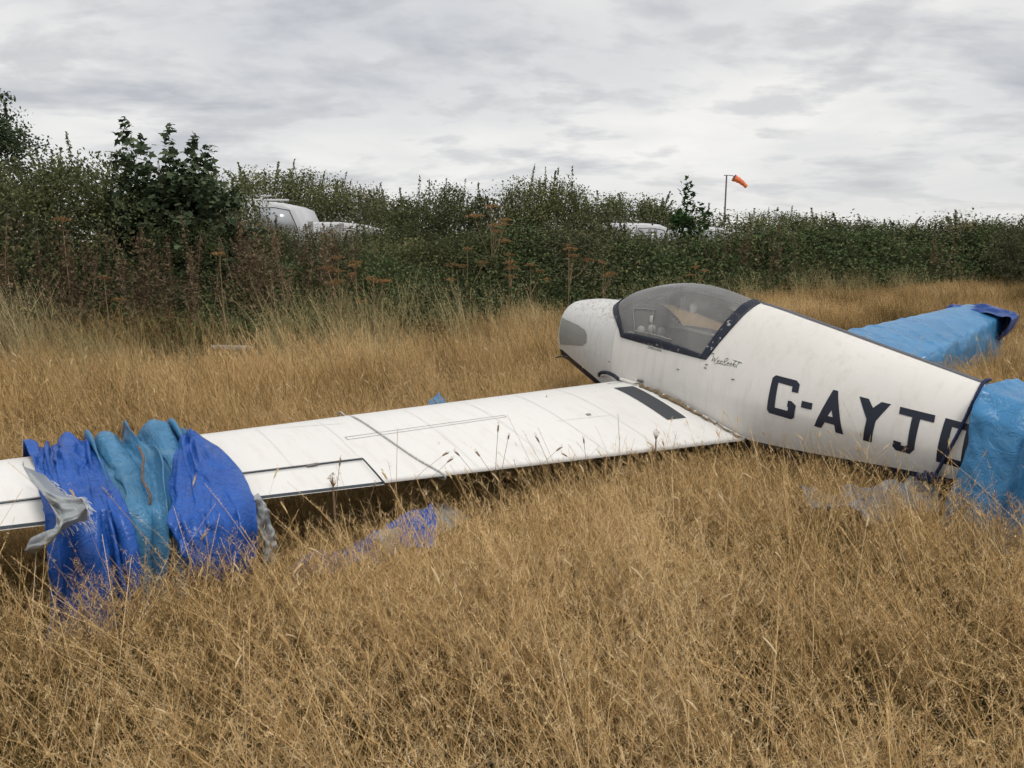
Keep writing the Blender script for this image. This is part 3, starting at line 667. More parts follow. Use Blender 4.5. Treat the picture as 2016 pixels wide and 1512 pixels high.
def bunched(y0, y1, nf, amp, front, tail, seed, gather, lean=.3, knot=0., pad=.015, nu=84, nv=72, settle=11):
    """tarpaulin pushed together along the span: rounded folds with tight valleys running over the wing and down"""
    rg = np.random.default_rng(seed); ym = .5*(y0 + y1); c = w_chord(ym)*1.02; Lt = front + c + tail; P = np.zeros((nu, nv, 3)); ph = smooth_noise(nu, nv, (3, 4), rg)*.22; am = np.clip(1 + .45*smooth_noise(nu, nv, (int(nf) + 1, 4), rg), .25, 1.9); fine = smooth_noise(nu, nv, (16, 14), rg); cr = smooth_noise(nu, nv, (9, 18), rg); hem = 1 + .10*smooth_noise(nu, 2, (6, 1), rg)[:, 0]
    for j in range(nv):
        f_ = j/(nv - 1); g = np.interp(f_, gather[0], gather[1]); sh = np.interp(f_, gather[0], gather[2])
        for i in range(nu):
            u = i/(nu - 1); q = f_*Lt; q = q if q < front + c else front + c + (q - front - c)*hem[i]; y = ym + sh + (y1 - y0)*(u - .5)*g
            a_ = math.pi*(nf*u + ph[i, j] + .25*math.sin(5*f_ + seed)); rd = abs(math.sin(a_))**.85; hk = 1 + knot*math.exp(-((q - front - .08)/.10)**2)
            off = pad + amp*am[i, j]*rd*hk + .006*fine[i, j] + .005*abs(cr[i, j]); y += lean*off*math.cos(a_); p = wing_path(y, front, tail, q); e = np.clip((q - front - c + .06)/.12, 0, 1); k2 = np.clip((front + .02 - q)/.08, 0, 1)
            P[i, j] = p + off*((1 - e)*(1 - k2)*np.array([0, 0, 1.]) + e*np.array([-1., 0, .05]) + k2*np.array([1., 0, 0]))
    zn = zones(np.linspace(0, 1, nv)*Lt, front, w_chord(ym))
    return drape(P, .02, .02, settle, hit_wing(.10, zone=zn, pad=.012 if pad < .02 else .03), GB*.5, iters=5, bend=.4, own=True)
royal_a = cloth_obj('blue_tarpaulin', bunched(3.72, 3.97, 3.4, .062, .10, .37, 2, ([0, .5, .7, 1], [.9, 1, 1.05, 1.25], [-.02, 0, .01, .03]), pad=.022), M_ROYAL, M_ROYAL)
tag(royal_a, 'royal blue tarpaulin bunched over the near wing, frayed silver edge turned out', 'tarpaulin')
teal = cloth_obj('faded_tarpaulin', bunched(3.36, 3.76, 4.7, .062, .16, .42, 5, ([0, .4, .7, 1], [1.0, 1., .85, .72], [-.02, 0, .05, .07]), knot=.45), M_TEAL, M_TEAL)
tag(teal, 'faded teal blue tarpaulin gathered in folds over the near wing between royal blue ones', 'tarpaulin')
def lobe():
    """wide billowing flap: from a gathered top on the wing to a rounded hem in the grass"""
    rg = np.random.default_rng(9); Lf = np.array([at(352, 858, 3.13), at(347, 900, 3.00), at(339, 955, 2.82), at(333, 1010, 2.62), at(342, 1070, 2.56), at(372, 1128, 2.60), at(392, 1150, 2.68)])
    Rt = np.array([at(395, 856, 3.15), at(436, 886, 3.06), at(478, 932, 2.95), at(503, 985, 2.80), at(512, 1050, 2.77), at(507, 1118, 2.79), at(495, 1150, 2.82)])
    nu, nv = 56, 70; t = np.linspace(0, 6, nv); sm = lambda A: np.stack([hermite(np.arange(7), A[:, i])(t) for i in range(3)], 1); A, B = sm(Lf), sm(Rt); u = np.linspace(0, 1, nu)[:, None]; v = np.linspace(0, 1, nv)[None]
    P = A[None]*(1 - u[..., None]) + B[None]*u[..., None]; ph = smooth_noise(nu, nv, (4, 5), rg)
    bul = np.sin(math.pi*u)**.75*np.interp(v, [0, .15, .45, .8, 1], [.02, .03, .075, .09, .05]); rid = lambda q: (1 - np.abs(np.sin(q)))**1.6
    fold = .034*rid(math.pi*(4.5*u + .35*ph + .5*v))*np.clip((u - .35)*2.5, 0, 1)*np.clip((v - .2)*3, 0, 1) + .024*rid(math.pi*(2.2*u - 1.3*v + .5*ph))*np.clip(1.2 - v, 0, 1) + .012*smooth_noise(nu, nv, (11, 13), rg) + .018*smooth_noise(nu, nv, (3, 4), rg)
    up_ = np.clip(1 - v*2.2, 0, 1); off = bul + fold; P[..., 1] -= off*(1 - .75*up_); P[..., 2] += off*up_*.9; P[..., 0] += .25*off*(u - .5)
    return P
royal_b = cloth_obj('blue_tarpaulin', lobe(), M_ROYAL, M_ROYAL, body=False)
tag(royal_b, 'royal blue tarpaulin hanging as a wide smooth lobe off the near wing', 'tarpaulin')
# far wing wrapped
def far_tarp():
    cell = .04; rg = np.random.default_rng(4); y0, y1 = 1.6, 4.98; nu = int((y1 - y0)*1.06/cell); front = .30
    nv = int((front + 1.0 + .42)/cell); P = np.zeros((nu, nv, 3)); nz = smooth_noise(nu, nv, (26, 5), rg); dg = smooth_noise(nu, nv, (5, 3), rg)
    for i in range(nu):
        y = y0 + (y1 - y0)*i/(nu - 1); Lw = w_chord(y)*1.02; Lt = front + Lw + .42
        for j in range(nv):
            p = wing_path(y, front*.9, .4, j/(nv - 1)*Lt); fl_ = .012 + .030*(1 - abs(math.sin(y*9. + 3.2*j/nv + 1.6*dg[i, j])))**3*(.5 + .5*abs(dg[i, j])) + .012*abs(nz[i, j]); p[2] += fl_; p[0] -= fl_*.6*(j/nv > .7); p[1] *= -1; P[i, j] = p
    P += rg.normal(size=P.shape)*.002
    return drape(P, cell, cell, 12, hit_wing(.25, zone=zones(np.linspace(0, 1, nv)*(front + 1.02*w_chord(3.6) + .42), front, w_chord(3.6))), GB*.5, bend=.3, own=True)
far = cloth_obj('wing_cover_tarpaulin', far_tarp()[::-1], M_SKYB, M_SKYB)
tag(far, 'mid blue tarpaulin wrapped along the far wing behind the fuselage', 'tarpaulin')
def tip_bag():
    rg = np.random.default_rng(8); nu, nv = 26, 40; P = np.zeros((nu, nv, 3)); nz = smooth_noise(nu, nv, (8, 16), rg)
    for i in range(nu):
        a = i/(nu - 1); y = 4.66 + .44*a; k_ = math.sqrt(max(0., 1 - (max(0, a - .45)/.56)**2))*.9 + .1; c = w_chord(5.0)
        for j in range(nv):
            th_ = 2*math.pi*j/(nv - 1); m = np.array(wing_pt(min(y, 5.05), .5)); bx = (.5*c + (.07 if math.cos(th_) > 0 else .17))*math.cos(th_)*k_; bz = (.055 if math.sin(th_) > 0 else .34)*math.sin(th_)*k_
            P[i, j] = (m[0] + bx, -y, m[2] - .03 + bz + .022*nz[i, j]*k_)
    return P
tag(cloth_obj('tip_tarpaulin', tip_bag(), M_DKBLUE, M_DKBLUE), 'small dark blue tarpaulin bunched round the far wing tip', 'tarpaulin')
# tail cover
def tail_tarp():
    cell = .03; rg = np.random.default_rng(21); x0, x1 = -2.345, -3.75; width = 1.95; nu = int(width/cell); nv = int(2.1/cell); P = np.zeros((nu, nv, 3)); ph = smooth_noise(nu, nv, (6, 4), rg); am = np.clip(1 + .5*smooth_noise(nu, nv, (9, 3), rg), .2, 2)
    for i in range(nu):
        u = i/(nu - 1)
        for j in range(nv):
            q = (j/(nv - 1) - .5)*2.1; x = x0 + (x1 - x0)*u; zt = float(F_ZT(x)); w = float(F_W(x)); y = np.sign(q)*min(abs(q), w + .03 + .10*max(0, abs(q) - w)); z = zt + .03 - max(0, abs(q) - w*.75)
            off = (.085*abs(math.sin(math.pi*u*width/.22 + 2.2*ph[i, j]))**.85*am[i, j] + .01)*min(1., .15 + 5*u)*min(1., .35 + .9*abs(q))
            P[i, j] = (x + .012*math.sin(q*9) , y + np.sign(q)*off*min(1, abs(q)/.3), z + off*(1 - min(1, abs(q)/.3)))
    P += rg.normal(size=P.shape)*.003
    pin = np.zeros((nu, nv), bool); pin[0, 4:-4] = True
    return drape(P, cell, cell, 7, hit_fus(.06), GB*.5, pins=pin, bend=.4, own=True)
tag(cloth_obj('tail_tarpaulin', tail_tarp()[::-1], M_SKYB, M_SKYB), 'mid blue tarpaulin draped over the rear fuselage at the right edge', 'tarpaulin')
# tarps lying in the grass
def ground_sheet(corners, nu, nv, amp, seed, cells):
    c = np.array(corners, float); rg = np.random.default_rng(seed); u = np.linspace(0, 1, nu)[:, None, None]; v = np.linspace(0, 1, nv)[None, :, None]
    P = (c[0]*(1 - v) + c[1]*v)*(1 - u) + (c[3]*(1 - v) + c[2]*v)*u
    nz = smooth_noise(nu, nv, cells, rg) + .5*smooth_noise(nu, nv, (cells[0]*2, cells[1]*2), rg) ; P[..., 2] += amp*nz; P[..., 0] += amp*.3*smooth_noise(nu, nv, (3, 2), rg); P[..., 1] += amp*.5*smooth_noise(nu, nv, (4, 2), rg)
    return P
def gp(px, py, z):   # ground-parallel survey point
    a = at(px, py, 1.) - np.array([0, 0, CAM_H]); return np.array([0, 0, CAM_H]) + a*((z - CAM_H)/a[2])
gs = ground_sheet([gp(470, 1165, .16), gp(480, 1200, .12), gp(860, 1045, .31), gp(850, 985, .37)], 60, 24, .022, 3, (9, 3))
tag(cloth_obj('ground_tarpaulin', gs[::-1], M_ROYAL, M_SILV, body=False), 'royal blue tarpaulin trailing on the grass behind the near wing', 'tarpaulin')
gs2 = ground_sheet([gp(735, 1062, .31), gp(770, 1095, .24), gp(925, 1020, .20), gp(880, 985, .26)], 40, 16, .018, 6, (6, 3))
tag(cloth_obj('silver_tarpaulin', gs2, M_SILV, M_SILV, body=False), 'pale silver tarpaulin scrap lying under the middle of the near wing', 'tarpaulin')
M_PALEB = tarp_mat('pale_blue_tarpaulin', (.15, .19, .25), (.22, .27, .33), (.33, .37, .41))
gs3 = ground_sheet([gp(1575, 958, .27), gp(1600, 1010, .20), gp(1850, 1020, .20), gp(1840, 948, .29)], 50, 20, .030, 12, (8, 3))
tag(cloth_obj('crumpled_tarpaulin', gs3[::-1], M_PALEB, M_SKYB, body=False), 'pale blue crumpled tarpaulin in the grass below the registration letters', 'tarpaulin')
gs4 = ground_sheet([gp(845, 782, .45), gp(850, 800, .40), gp(880, 800, .40), gp(872, 776, .45)], 12, 8, .02, 5, (3, 2))
tag(cloth_obj('tarpaulin_scrap', gs4, M_SKYB, M_SKYB, body=False), 'tiny blue tarpaulin scrap in grass beyond the leading edge', 'tarpaulin')
# silver turned-out edges of the royal tarps
def ribbon_cloth(name, path, wid, seed, parent, mat=None):
    """path: body-frame points; ribbon width vectors"""
    rg = np.random.default_rng(seed); path = np.array(path, float); wid = np.array(wid, float); n, m = 40, 14; t = np.linspace(0, len(path) - 1, n)
    sm = lambda A: np.stack([hermite(np.arange(len(A)), A[:, i])(t) for i in range(3)], 1)
    c, w = sm(path), sm(wid); v = np.linspace(-.5, .5, m); nz = smooth_noise(n, m, (9, 3), rg)
    P = c[:, None] + w[:, None]*v[None, :, None] + nz[..., None]*np.array([-.012, 0, .010]); P[..., 0] -= .05*np.cos(v*math.pi)[None]*.8
    return cloth_obj(name, P, mat or M_SILV, M_SILV, parent)
def bz(px, py, y, dx=0.):     # survey point on a span station of the aircraft
    o = w2b(np.array([0, 0, CAM_H])); r = w2b(at(px, py, 1.)) - o; return o + r*((y - o[1])/r[1]) + np.array([dx, 0, 0])
ef = np.stack([at(62, 915, 2.56), at(92, 955, 2.42), at(128, 985, 2.35), at(140, 1020, 2.33), at(112, 1055, 2.34), at(60, 1072, 2.40)])
ew = np.array([[.07, .0, -.05], [.11, -.01, -.04], [.12, -.01, .01], [.11, -.01, .05], [.07, -.01, .08], [.02, -.01, .05]])
ribbon = lambda nm, c, w, seed, par: None
def ribbon_w(name, path, wid, seed, parent):
    rg = np.random.default_rng(seed); n, m = 40, 14; t = np.linspace(0, len(path) - 1, n)
    sm = lambda A: np.stack([hermite(np.arange(len(A)), A[:, i])(t) for i in range(3)], 1)
    c, w = sm(np.array(path)), sm(np.array(wid)); v = np.linspace(-.5, .5, m); nz = smooth_noise(n, m, (9, 3), rg) + .5*smooth_noise(n, m, (18, 6), rg)
    P = c[:, None] + w[:, None]*v[None, :, None] + nz[..., None]*np.array([.010, -.026, .016]); P[..., 1] -= .035*np.cos(v*math.pi)[None]
    return cloth_obj(name, P, M_SILV, M_SILV, parent, body=False), P
fe, fP = ribbon_w('turned_edge', ef, ew, 31, royal_a)
M_THREAD = simple('white_thread', (.62, .64, .66), .8)
rg = np.random.default_rng(41); thr = []
for i in np.linspace(3, 38, 70):
    p = fP[int(i), -1]; d = np.array([.010 + .018*rg.random(), -.004 + .01*rg.normal(), -.012 + .010*rg.normal()]); thr.append(tube_arr([p, p + d*.6, p + d + np.array([0, 0, -.006])], .0011, 4))
V, Fq = join(thr); obj('fringe', mesh_np('fringe', V, Fq, [M_THREAD]), royal_a)
ef = np.stack([at(499, 972, 2.86), at(512, 1000, 2.84), at(522, 1040, 2.83), at(530, 1080, 2.83), at(524, 1120, 2.83)])
ew = np.array([[.03, .02, .0], [.045, .03, .0], [.050, .03, .0], [.055, .03, .0], [.05, .03, .0]])
ribbon_w('turned_edge', ef, ew, 33, royal_b)
# ropes
def rope_obj(name, pts, r, mat, label, n=160, turns=90, parent=None):
    pts = np.array(pts, float); t = np.linspace(0, len(pts) - 1, n); c = np.stack([hermite(np.arange(len(pts)), pts[:, i])(t) for i in range(3)], 1)
    tg = np.gradient(c, axis=0); tg /= np.linalg.norm(tg, axis=1)[:, None]; a = np.cross(tg, [.2, .1, .97]); a /= np.linalg.norm(a, axis=1)[:, None]; b = np.cross(tg, a); ph = np.linspace(0, turns*2*math.pi/3, n); arr = []
    for k_ in range(3):
        q = ph + k_*2*math.pi/3; arr.append(tube_arr(c + r*.5*(np.cos(q)[:, None]*a + np.sin(q)[:, None]*b), r*.62, 5))
    V, Fq = join(arr); o = obj(name, mesh_np(name, V, Fq, [mat], True), parent)
    if label: tag(o, label, 'rope')
    return o
M_ROPE = simple('grey_rope', (.50, .49, .47), .9, .3, 90.); M_NROPE = simple('navy_rope', (.03, .04, .10), .9, .5, 90.); M_BROPE = simple('brown_rope', (.20, .13, .09), .95, .4, 90.)
rp = [(.03, 2.475, .02), (-.005, 2.478, .085)] + [(x, y, float(wing_top(x, y)) + .006) for x, y in ((-.034, 2.48), (-.15, 2.505), (-.301, 2.522), (-.494, 2.514), (-.658, 2.494), (-.797, 2.465), (-.93, 2.415))] + [(-.956, 2.407, .048), (-.93, 2.405, .032), (-.84, 2.40, .02)]
rope_obj('wing_rope', b2w(rp), .0042, M_ROPE, 'thin grey rope laid across the middle of the near wing')
tr = [(-2.290, -.02, .535), (-2.284, .045, .525), (-2.297, .155, .452), (-2.297, .217, .365), (-2.288, .257, .271), (-2.267, .274, .173), (-2.238, .258, .068), (-2.23, .262, .04)]
rope_obj('tail_rope', b2w(tr), .009, M_NROPE, 'navy rope tying the tail tarpaulin round the fuselage')
kp = b2w([(-2.228, .272, .035)])[0]; rg = np.random.default_rng(5)
kn = [kp + .028*np.array([math.sin(2.1*i), math.cos(1.7*i)*.7, math.sin(2.9*i + 1)]) for i in range(12)] + [kp + np.array([-.05, -.02, .0]), kp + np.array([-.09, -.03, .03]), kp + np.array([-.10, -.03, .0])]
tag(rope_obj('rope_knot', kn, .008, M_NROPE, None, 120, 40), 'frayed navy rope knot hanging below the last letter', 'rope')
cr_ = np.stack([at(283, 880, 2.93), at(287, 905, 2.86), at(296, 940, 2.80), at(300, 975, 2.74), at(304, 1005, 2.72)])
rope_obj('tie_rope', cr_ + np.array([0.01, -.06, 0.02]) + .012*np.array([[0, 0, 0], [1, 0, 0], [-1, 0, 0], [1, 0, 0], [-.5, 0, 0]]), .0045, M_BROPE, 'brown rope tied round the faded teal tarpaulin on the near wing')
# ================================================================== ground and vegetation
def ground_mat():
    t = MT('dry_soil_and_thatch'); a = t.noise(1.2, 6, .6, t.coord('Object')); b = t.noise(22., 7, .7, t.coord('Object'))
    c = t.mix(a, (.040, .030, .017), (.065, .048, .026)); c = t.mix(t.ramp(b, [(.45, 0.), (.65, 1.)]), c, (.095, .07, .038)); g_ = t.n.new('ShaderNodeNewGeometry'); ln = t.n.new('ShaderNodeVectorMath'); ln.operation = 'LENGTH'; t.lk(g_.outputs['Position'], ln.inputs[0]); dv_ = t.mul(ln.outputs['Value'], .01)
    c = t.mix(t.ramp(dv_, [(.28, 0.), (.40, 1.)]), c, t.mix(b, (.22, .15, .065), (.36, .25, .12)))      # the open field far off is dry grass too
    t.col(c).rough(1.).spec(.1).bump(b, .8, .05); return t.m
nx, ny = 90, 90; gx = np.sinh(np.linspace(-5.2, 5.2, nx))*8.; gy = np.concatenate([np.linspace(-60, 40, 70), 40 + np.cumsum(np.linspace(6, 120, 20))])
X, Y = np.meshgrid(gx, gy, indexing='ij'); Z = .02*np.sin(X*.9 + 1)*np.cos(Y*.7) - .02
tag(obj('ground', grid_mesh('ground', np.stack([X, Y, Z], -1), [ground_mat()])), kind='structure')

def scatter(name, P, rot, scl, idx, tint, meshes):
    pc = bpy.data.collections.new(name + '_pieces')
    for i, me in enumerate(meshes): pc.objects.link(bpy.data.objects.new('%s_piece_%02d' % (name, i), me))
    me = bpy.data.meshes.new(name); n = len(P); me.vertices.add(n); me.vertices.foreach_set('co', np.asarray(P, np.float32).ravel())
    for nm, ty, data, key in (('rot', 'FLOAT_VECTOR', rot, 'vector'), ('scl', 'FLOAT_VECTOR', scl, 'vector'), ('idx', 'INT', idx, 'value'), ('tint', 'FLOAT', tint, 'value')):
        a = me.attributes.new(nm, ty, 'POINT'); a.data.foreach_set(key, np.asarray(data, np.int32 if ty == 'INT' else np.float32).ravel())
    o = obj(name, me); g = bpy.data.node_groups.new(name + '_nodes', 'GeometryNodeTree')
    g.interface.new_socket('Geometry', in_out='INPUT', socket_type='NodeSocketGeometry'); g.interface.new_socket('Geometry', in_out='OUTPUT', socket_type='NodeSocketGeometry')
    gi = g.nodes.new('NodeGroupInput'); go = g.nodes.new('NodeGroupOutput'); ip_ = g.nodes.new('GeometryNodeInstanceOnPoints'); ci = g.nodes.new('GeometryNodeCollectionInfo')
    ci.inputs['Collection'].default_value = pc; ci.inputs['Separate Children'].default_value = True; ci.inputs['Reset Children'].default_value = True
    def na(nm, ty):
        q = g.nodes.new('GeometryNodeInputNamedAttribute'); q.data_type = ty; q.inputs['Name'].default_value = nm; return q.outputs['Attribute']
    L_ = g.links; L_.new(gi.outputs[0], ip_.inputs['Points']); L_.new(ci.outputs[0], ip_.inputs['Instance']); ip_.inputs['Pick Instance'].default_value = True
    L_.new(na('idx', 'INT'), ip_.inputs['Instance Index']); L_.new(na('scl', 'FLOAT_VECTOR'), ip_.inputs['Scale'])
    er = g.nodes.new('FunctionNodeEulerToRotation'); L_.new(na('rot', 'FLOAT_VECTOR'), er.inputs[0]); L_.new(er.outputs[0], ip_.inputs['Rotation'])
    L_.new(ip_.outputs[0], go.inputs[0]); m = o.modifiers.new('scatter', 'NODES'); m.node_group = g
    return o
def field(x, y, sc_, seed):     # smooth pseudo-noise field in metres, about -1..1
    r = np.random.default_rng(seed); s = 0
    for k_ in range(7):
        a = r.uniform(0, 2*math.pi); f_ = sc_*r.uniform(.6, 2.4); s = s + np.sin((x*math.cos(a) + y*math.sin(a))*f_ + r.uniform(0, 6.3))
    return s/3.2
def tint_mat(name, stops, iso=.5, trans=.25, rough=.85, patch=False):
    """colour from the clump's own tint plus the single blade's"""
    t = MT(name); a = t.n.new('ShaderNodeAttribute'); a.attribute_type = 'INSTANCER'; a.attribute_name = 'tint'
    m = t.n.new('ShaderNodeMath'); m.operation = 'MULTIPLY_ADD'; t.lk(t.island(), m.inputs[0]); m.inputs[1].default_value = iso; t.lk(a.outputs['Fac'], m.inputs[2])
    m2 = t.n.new('ShaderNodeMath'); m2.operation = 'SUBTRACT'; t.lk(m.outputs[0], m2.inputs[0]); m2.inputs[1].default_value = iso*.5
    v = m2.outputs[0]
    if patch:
        a2 = t.n.new('ShaderNodeAttribute'); a2.attribute_type = 'GEOMETRY'; a2.attribute_name = 'tuft_tint'; m3 = t.n.new('ShaderNodeMath'); m3.operation = 'ADD'; t.lk(v, m3.inputs[0]); t.lk(a2.outputs['Fac'], m3.inputs[1]); v = m3.outputs[0]
    c = t.ramp(v, stops); t.col(c).rough(rough).spec(.2); t.translucent(c, trans); return t.m
STRAW_STOPS = [(.0, (.050, .055, .020)), (.14, (.13, .105, .042)), (.30, (.32, .212, .090)), (.50, (.59, .386, .170)), (.75, (.76, .535, .265)), (1., (.86, .69, .43))]
M_PATCH = tint_mat('dry_grass_patch', STRAW_STOPS, patch=True)
M_STRAW = tint_mat('dry_grass', STRAW_STOPS)
M_TALL = tint_mat('tall_pale_grass', [(.0, (.18, .17, .07)), (.35, (.42, .34, .17)), (.7, (.60, .50, .28)), (1., (.74, .64, .40))])
M_GREEN = tint_mat('green_grass', [(.0, (.05, .08, .025)), (.5, (.11, .135, .045)), (1., (.24, .22, .09))])
class Tri:
    def __init__(s): s.V = []; s.F = []; s.n = 0
    def add(s, V, Fq): s.V.append(V); s.F.append(np.asarray(Fq) + s.n); s.n += len(V)
    def ribbon(s, pts, w, side):
        m = len(pts); w = np.broadcast_to(w, (m,)); A = pts - side*w[:, None]*.5; B = pts + side*w[:, None]*.5; V = np.concatenate([A, B]); i = np.arange(m - 1)
        s.add(V, np.concatenate([np.stack([i, i + m, i + 1], 1), np.stack([i + 1, i + m, i + m + 1], 1)]))
    def tris(s, T): s.add(T.reshape(-1, 3), np.arange(len(T)*3).reshape(-1, 3))
    def mesh(s, name, mats): return mesh_np(name, np.concatenate(s.V), np.concatenate(s.F), mats)
def stem_curve(r, base, h, lean, az, droop, m=7):
    t = np.linspace(0, 1, m); d = np.array([math.cos(az), math.sin(az)]); out_ = h*(lean*t + droop*t**2.6); P = np.zeros((m, 3)); P[:, :2] = base[:2] + out_[:, None]*d; P[:, 2] = base[2] + h*t*(1 - .25*droop*t**2)
    return P
def spray(T, r, P, n, length, spk, wid=.0007):
    """airy panicle on the upper part of a stem"""
    m = len(P); tris = []
    for k_ in range(n):
        f_ = r.uniform(.62, 1.) ; q = f_*(m - 1); i = min(int(q), m - 2); p = P[i] + (P[i + 1] - P[i])*(q - i); a = r.uniform(0, 6.28); el = r.uniform(.2, 1.1); L_ = length*r.uniform(.4, 1)*(1.35 - f_)*1.6
        e = p + L_*np.array([math.cos(a)*math.cos(el), math.sin(a)*math.cos(el), math.sin(el)]); sd_ = np.array([-math.sin(a), math.cos(a), 0])*wid
        tris.append([p - sd_, p + sd_, e])
        for z in range(spk):
            c = p + (e - p)*r.uniform(.45, 1.05) + r.normal(size=3)*.003; d = r.normal(size=3); d /= np.linalg.norm(d); d2 = np.cross(d, r.normal(size=3)); d2 /= np.linalg.norm(d2); tris.append([c - d*.0024, c + d2*.0011, c + d*.0024])
    T.tris(np.array(tris))
def head(T, r, P, L_, w):
    """dense cat's-tail head at a stem's tip"""
    p = P[-1]; d = P[-1] - P[-2]; d /= np.linalg.norm(d); a = np.cross(d, [.3, .5, .8]); a /= np.linalg.norm(a); b = np.cross(d, a); t = np.linspace(0, 1, 6); rad = w*np.array([.3, .9, 1, .95, .75, .15])
    c = p[None] + d*(t*L_)[:, None] + np.array([0, 0, -1])*(t**2*L_*.25)[:, None]; an = np.linspace(0, 2*math.pi, 5, endpoint=False)
    V = (c[:, None] + rad[:, None, None]*(np.cos(an)[None, :, None]*a + np.sin(an)[None, :, None]*b)).reshape(-1, 3); i = np.arange(5)[:, None]; j = np.arange(5)[None]; jj = (j + 1) % 5
    q = np.stack([i*5 + j, i*5 + jj, (i + 1)*5 + jj, (i + 1)*5 + j], -1).reshape(-1, 4); T.add(V, np.concatenate([q[:, :3], q[:, [0, 2, 3]]]))
    n = 40; tt = r.random(n); cc = p + d*(tt*L_)[:, None]; dd = r.normal(size=(n, 3)); dd -= (dd @ d)[:, None]*d; dd /= np.linalg.norm(dd, axis=1)[:, None]; o = cc + dd*w*.8 ; tip = cc + dd*w*1.9 + d*.006; sd_ = np.cross(dd, d)*.0007; T.tris(np.stack([o - sd_, o + sd_, tip], 1))
def tuft(seed, rad, n, h, sway, kind, blades, thin=.0011, mat=None, raw=False):
    r = np.random.default_rng(seed); T = Tri(); seeds = []
    for k_ in range(n):
        a = r.uniform(0, 6.28); b = np.array([math.cos(a), math.sin(a), 0])*rad*math.sqrt(r.random()); hh = h*r.uniform(.62, 1.12); az = r.normal(math.pi, 1.1); P = stem_curve(r, b, hh, abs(r.normal(sway, .16)), az, abs(r.normal(.12, .12)))
        sa = r.uniform(0, 6.28); side = np.array([math.cos(sa), math.sin(sa), 0]); T.ribbon(P, np.linspace(thin*1.25, thin*.7, len(P)), side)
        n0 = T.n
        if kind == 'bent': spray(T, r, P, 11, .055, 3, .0009)
        elif kind == 'oat': spray(T, r, P, 12, .07, 4, .0012)
        elif kind == 'spike': spray(T, r, P, 26, .018, 2, .0012)
        elif kind == 'cat' : head(T, r, P, r.uniform(.035, .065), .0030)
        seeds.append((n0, T.n))
    nst = T.n
    for k_ in range(blades):
        a = r.uniform(0, 6.28); b = np.array([math.cos(a), math.sin(a), 0])*rad*math.sqrt(r.random()); P = stem_curve(r, b, h*r.uniform(.3, .62), abs(r.normal(.35, .25)), r.uniform(0, 6.28), abs(r.normal(.45, .3)), 6); sa = r.uniform(0, 6.28); T.ribbon(P, np.array([.0036, .004, .0036, .0028, .0018, .0005]), np.array([math.cos(sa), math.sin(sa), 0]))
    V, Fq = np.concatenate(T.V), np.concatenate(T.F); flag = np.where(np.arange(len(V)) >= nst, -.33, -.10).astype(np.float32)  # blades darker, heads paler by nature; offsets also paint shade into the gaps
    for q0, q1 in seeds: flag[q0:q1] = .14
    if raw: return V, Fq, flag
    me = mesh_np('tuft_%d' % seed, V, Fq, [mat or M_PATCH])
    if mat is None: me.attributes.new('tuft_tint', 'FLOAT', 'POINT').data.foreach_set('value', flag)
    return me
def patch(seed, half, n, gen):
    """a square of tufts in one mesh"""
    r = np.random.default_rng(seed); Vs, Fs, ts, o = [], [], [], 0; side = int(math.sqrt(n)); lib = [gen(seed*10 + i) for i in range(8)]; cen = r.uniform(-half, half, (13, 2))
    for i in range(side):
        for j in range(side):
            V, Fq, fg = lib[r.integers(8)]; a = r.normal(0, .8); sc_ = r.uniform(.8, 1.15); h = r.uniform(.62, 1.15) if r.random() < .72 else r.uniform(.25, .55); ca, sa = math.cos(a)*sc_, math.sin(a)*sc_; ox, oy = cen[r.integers(13)] + r.normal(0, .065, 2)
            W = np.stack([V[:, 0]*ca - V[:, 1]*sa + ox, V[:, 0]*sa + V[:, 1]*ca + oy, V[:, 2]*h], 1); Vs.append(W); Fs.append(Fq + o); o += len(V); ts.append(r.normal(0, .12) + fg)
    me = mesh_np('grass_patch_%d' % seed, np.concatenate(Vs), np.concatenate(Fs), [M_PATCH]); at_ = me.attributes.new('tuft_tint', 'FLOAT', 'POINT'); at_.data.foreach_set('value', np.concatenate(ts).astype(np.float32)); return me
bent = [tuft(100 + i, .10, 16, .44, .32, 'bent', 15, .0019) for i in range(8)]
straws = [tuft(140 + i, .10, 5, .72, .62, 'spike', 0, .0024) for i in range(5)]
cats = [tuft(150 + i, .09, 4, .62, .34, 'cat', 4, .0018) for i in range(4)]
oats = [tuft(170 + i, .16, 20, .95, .10, 'oat', 16, .0026, M_TALL) for i in range(5)]
far_t = [tuft(190 + i, .22, 34, .55, .14, 'bent', 26, .0030) for i in range(5)]
grn = [tuft(210 + i, .10, 0, .42, .3, 'none', 42, .002, M_GREEN) for i in range(3)]

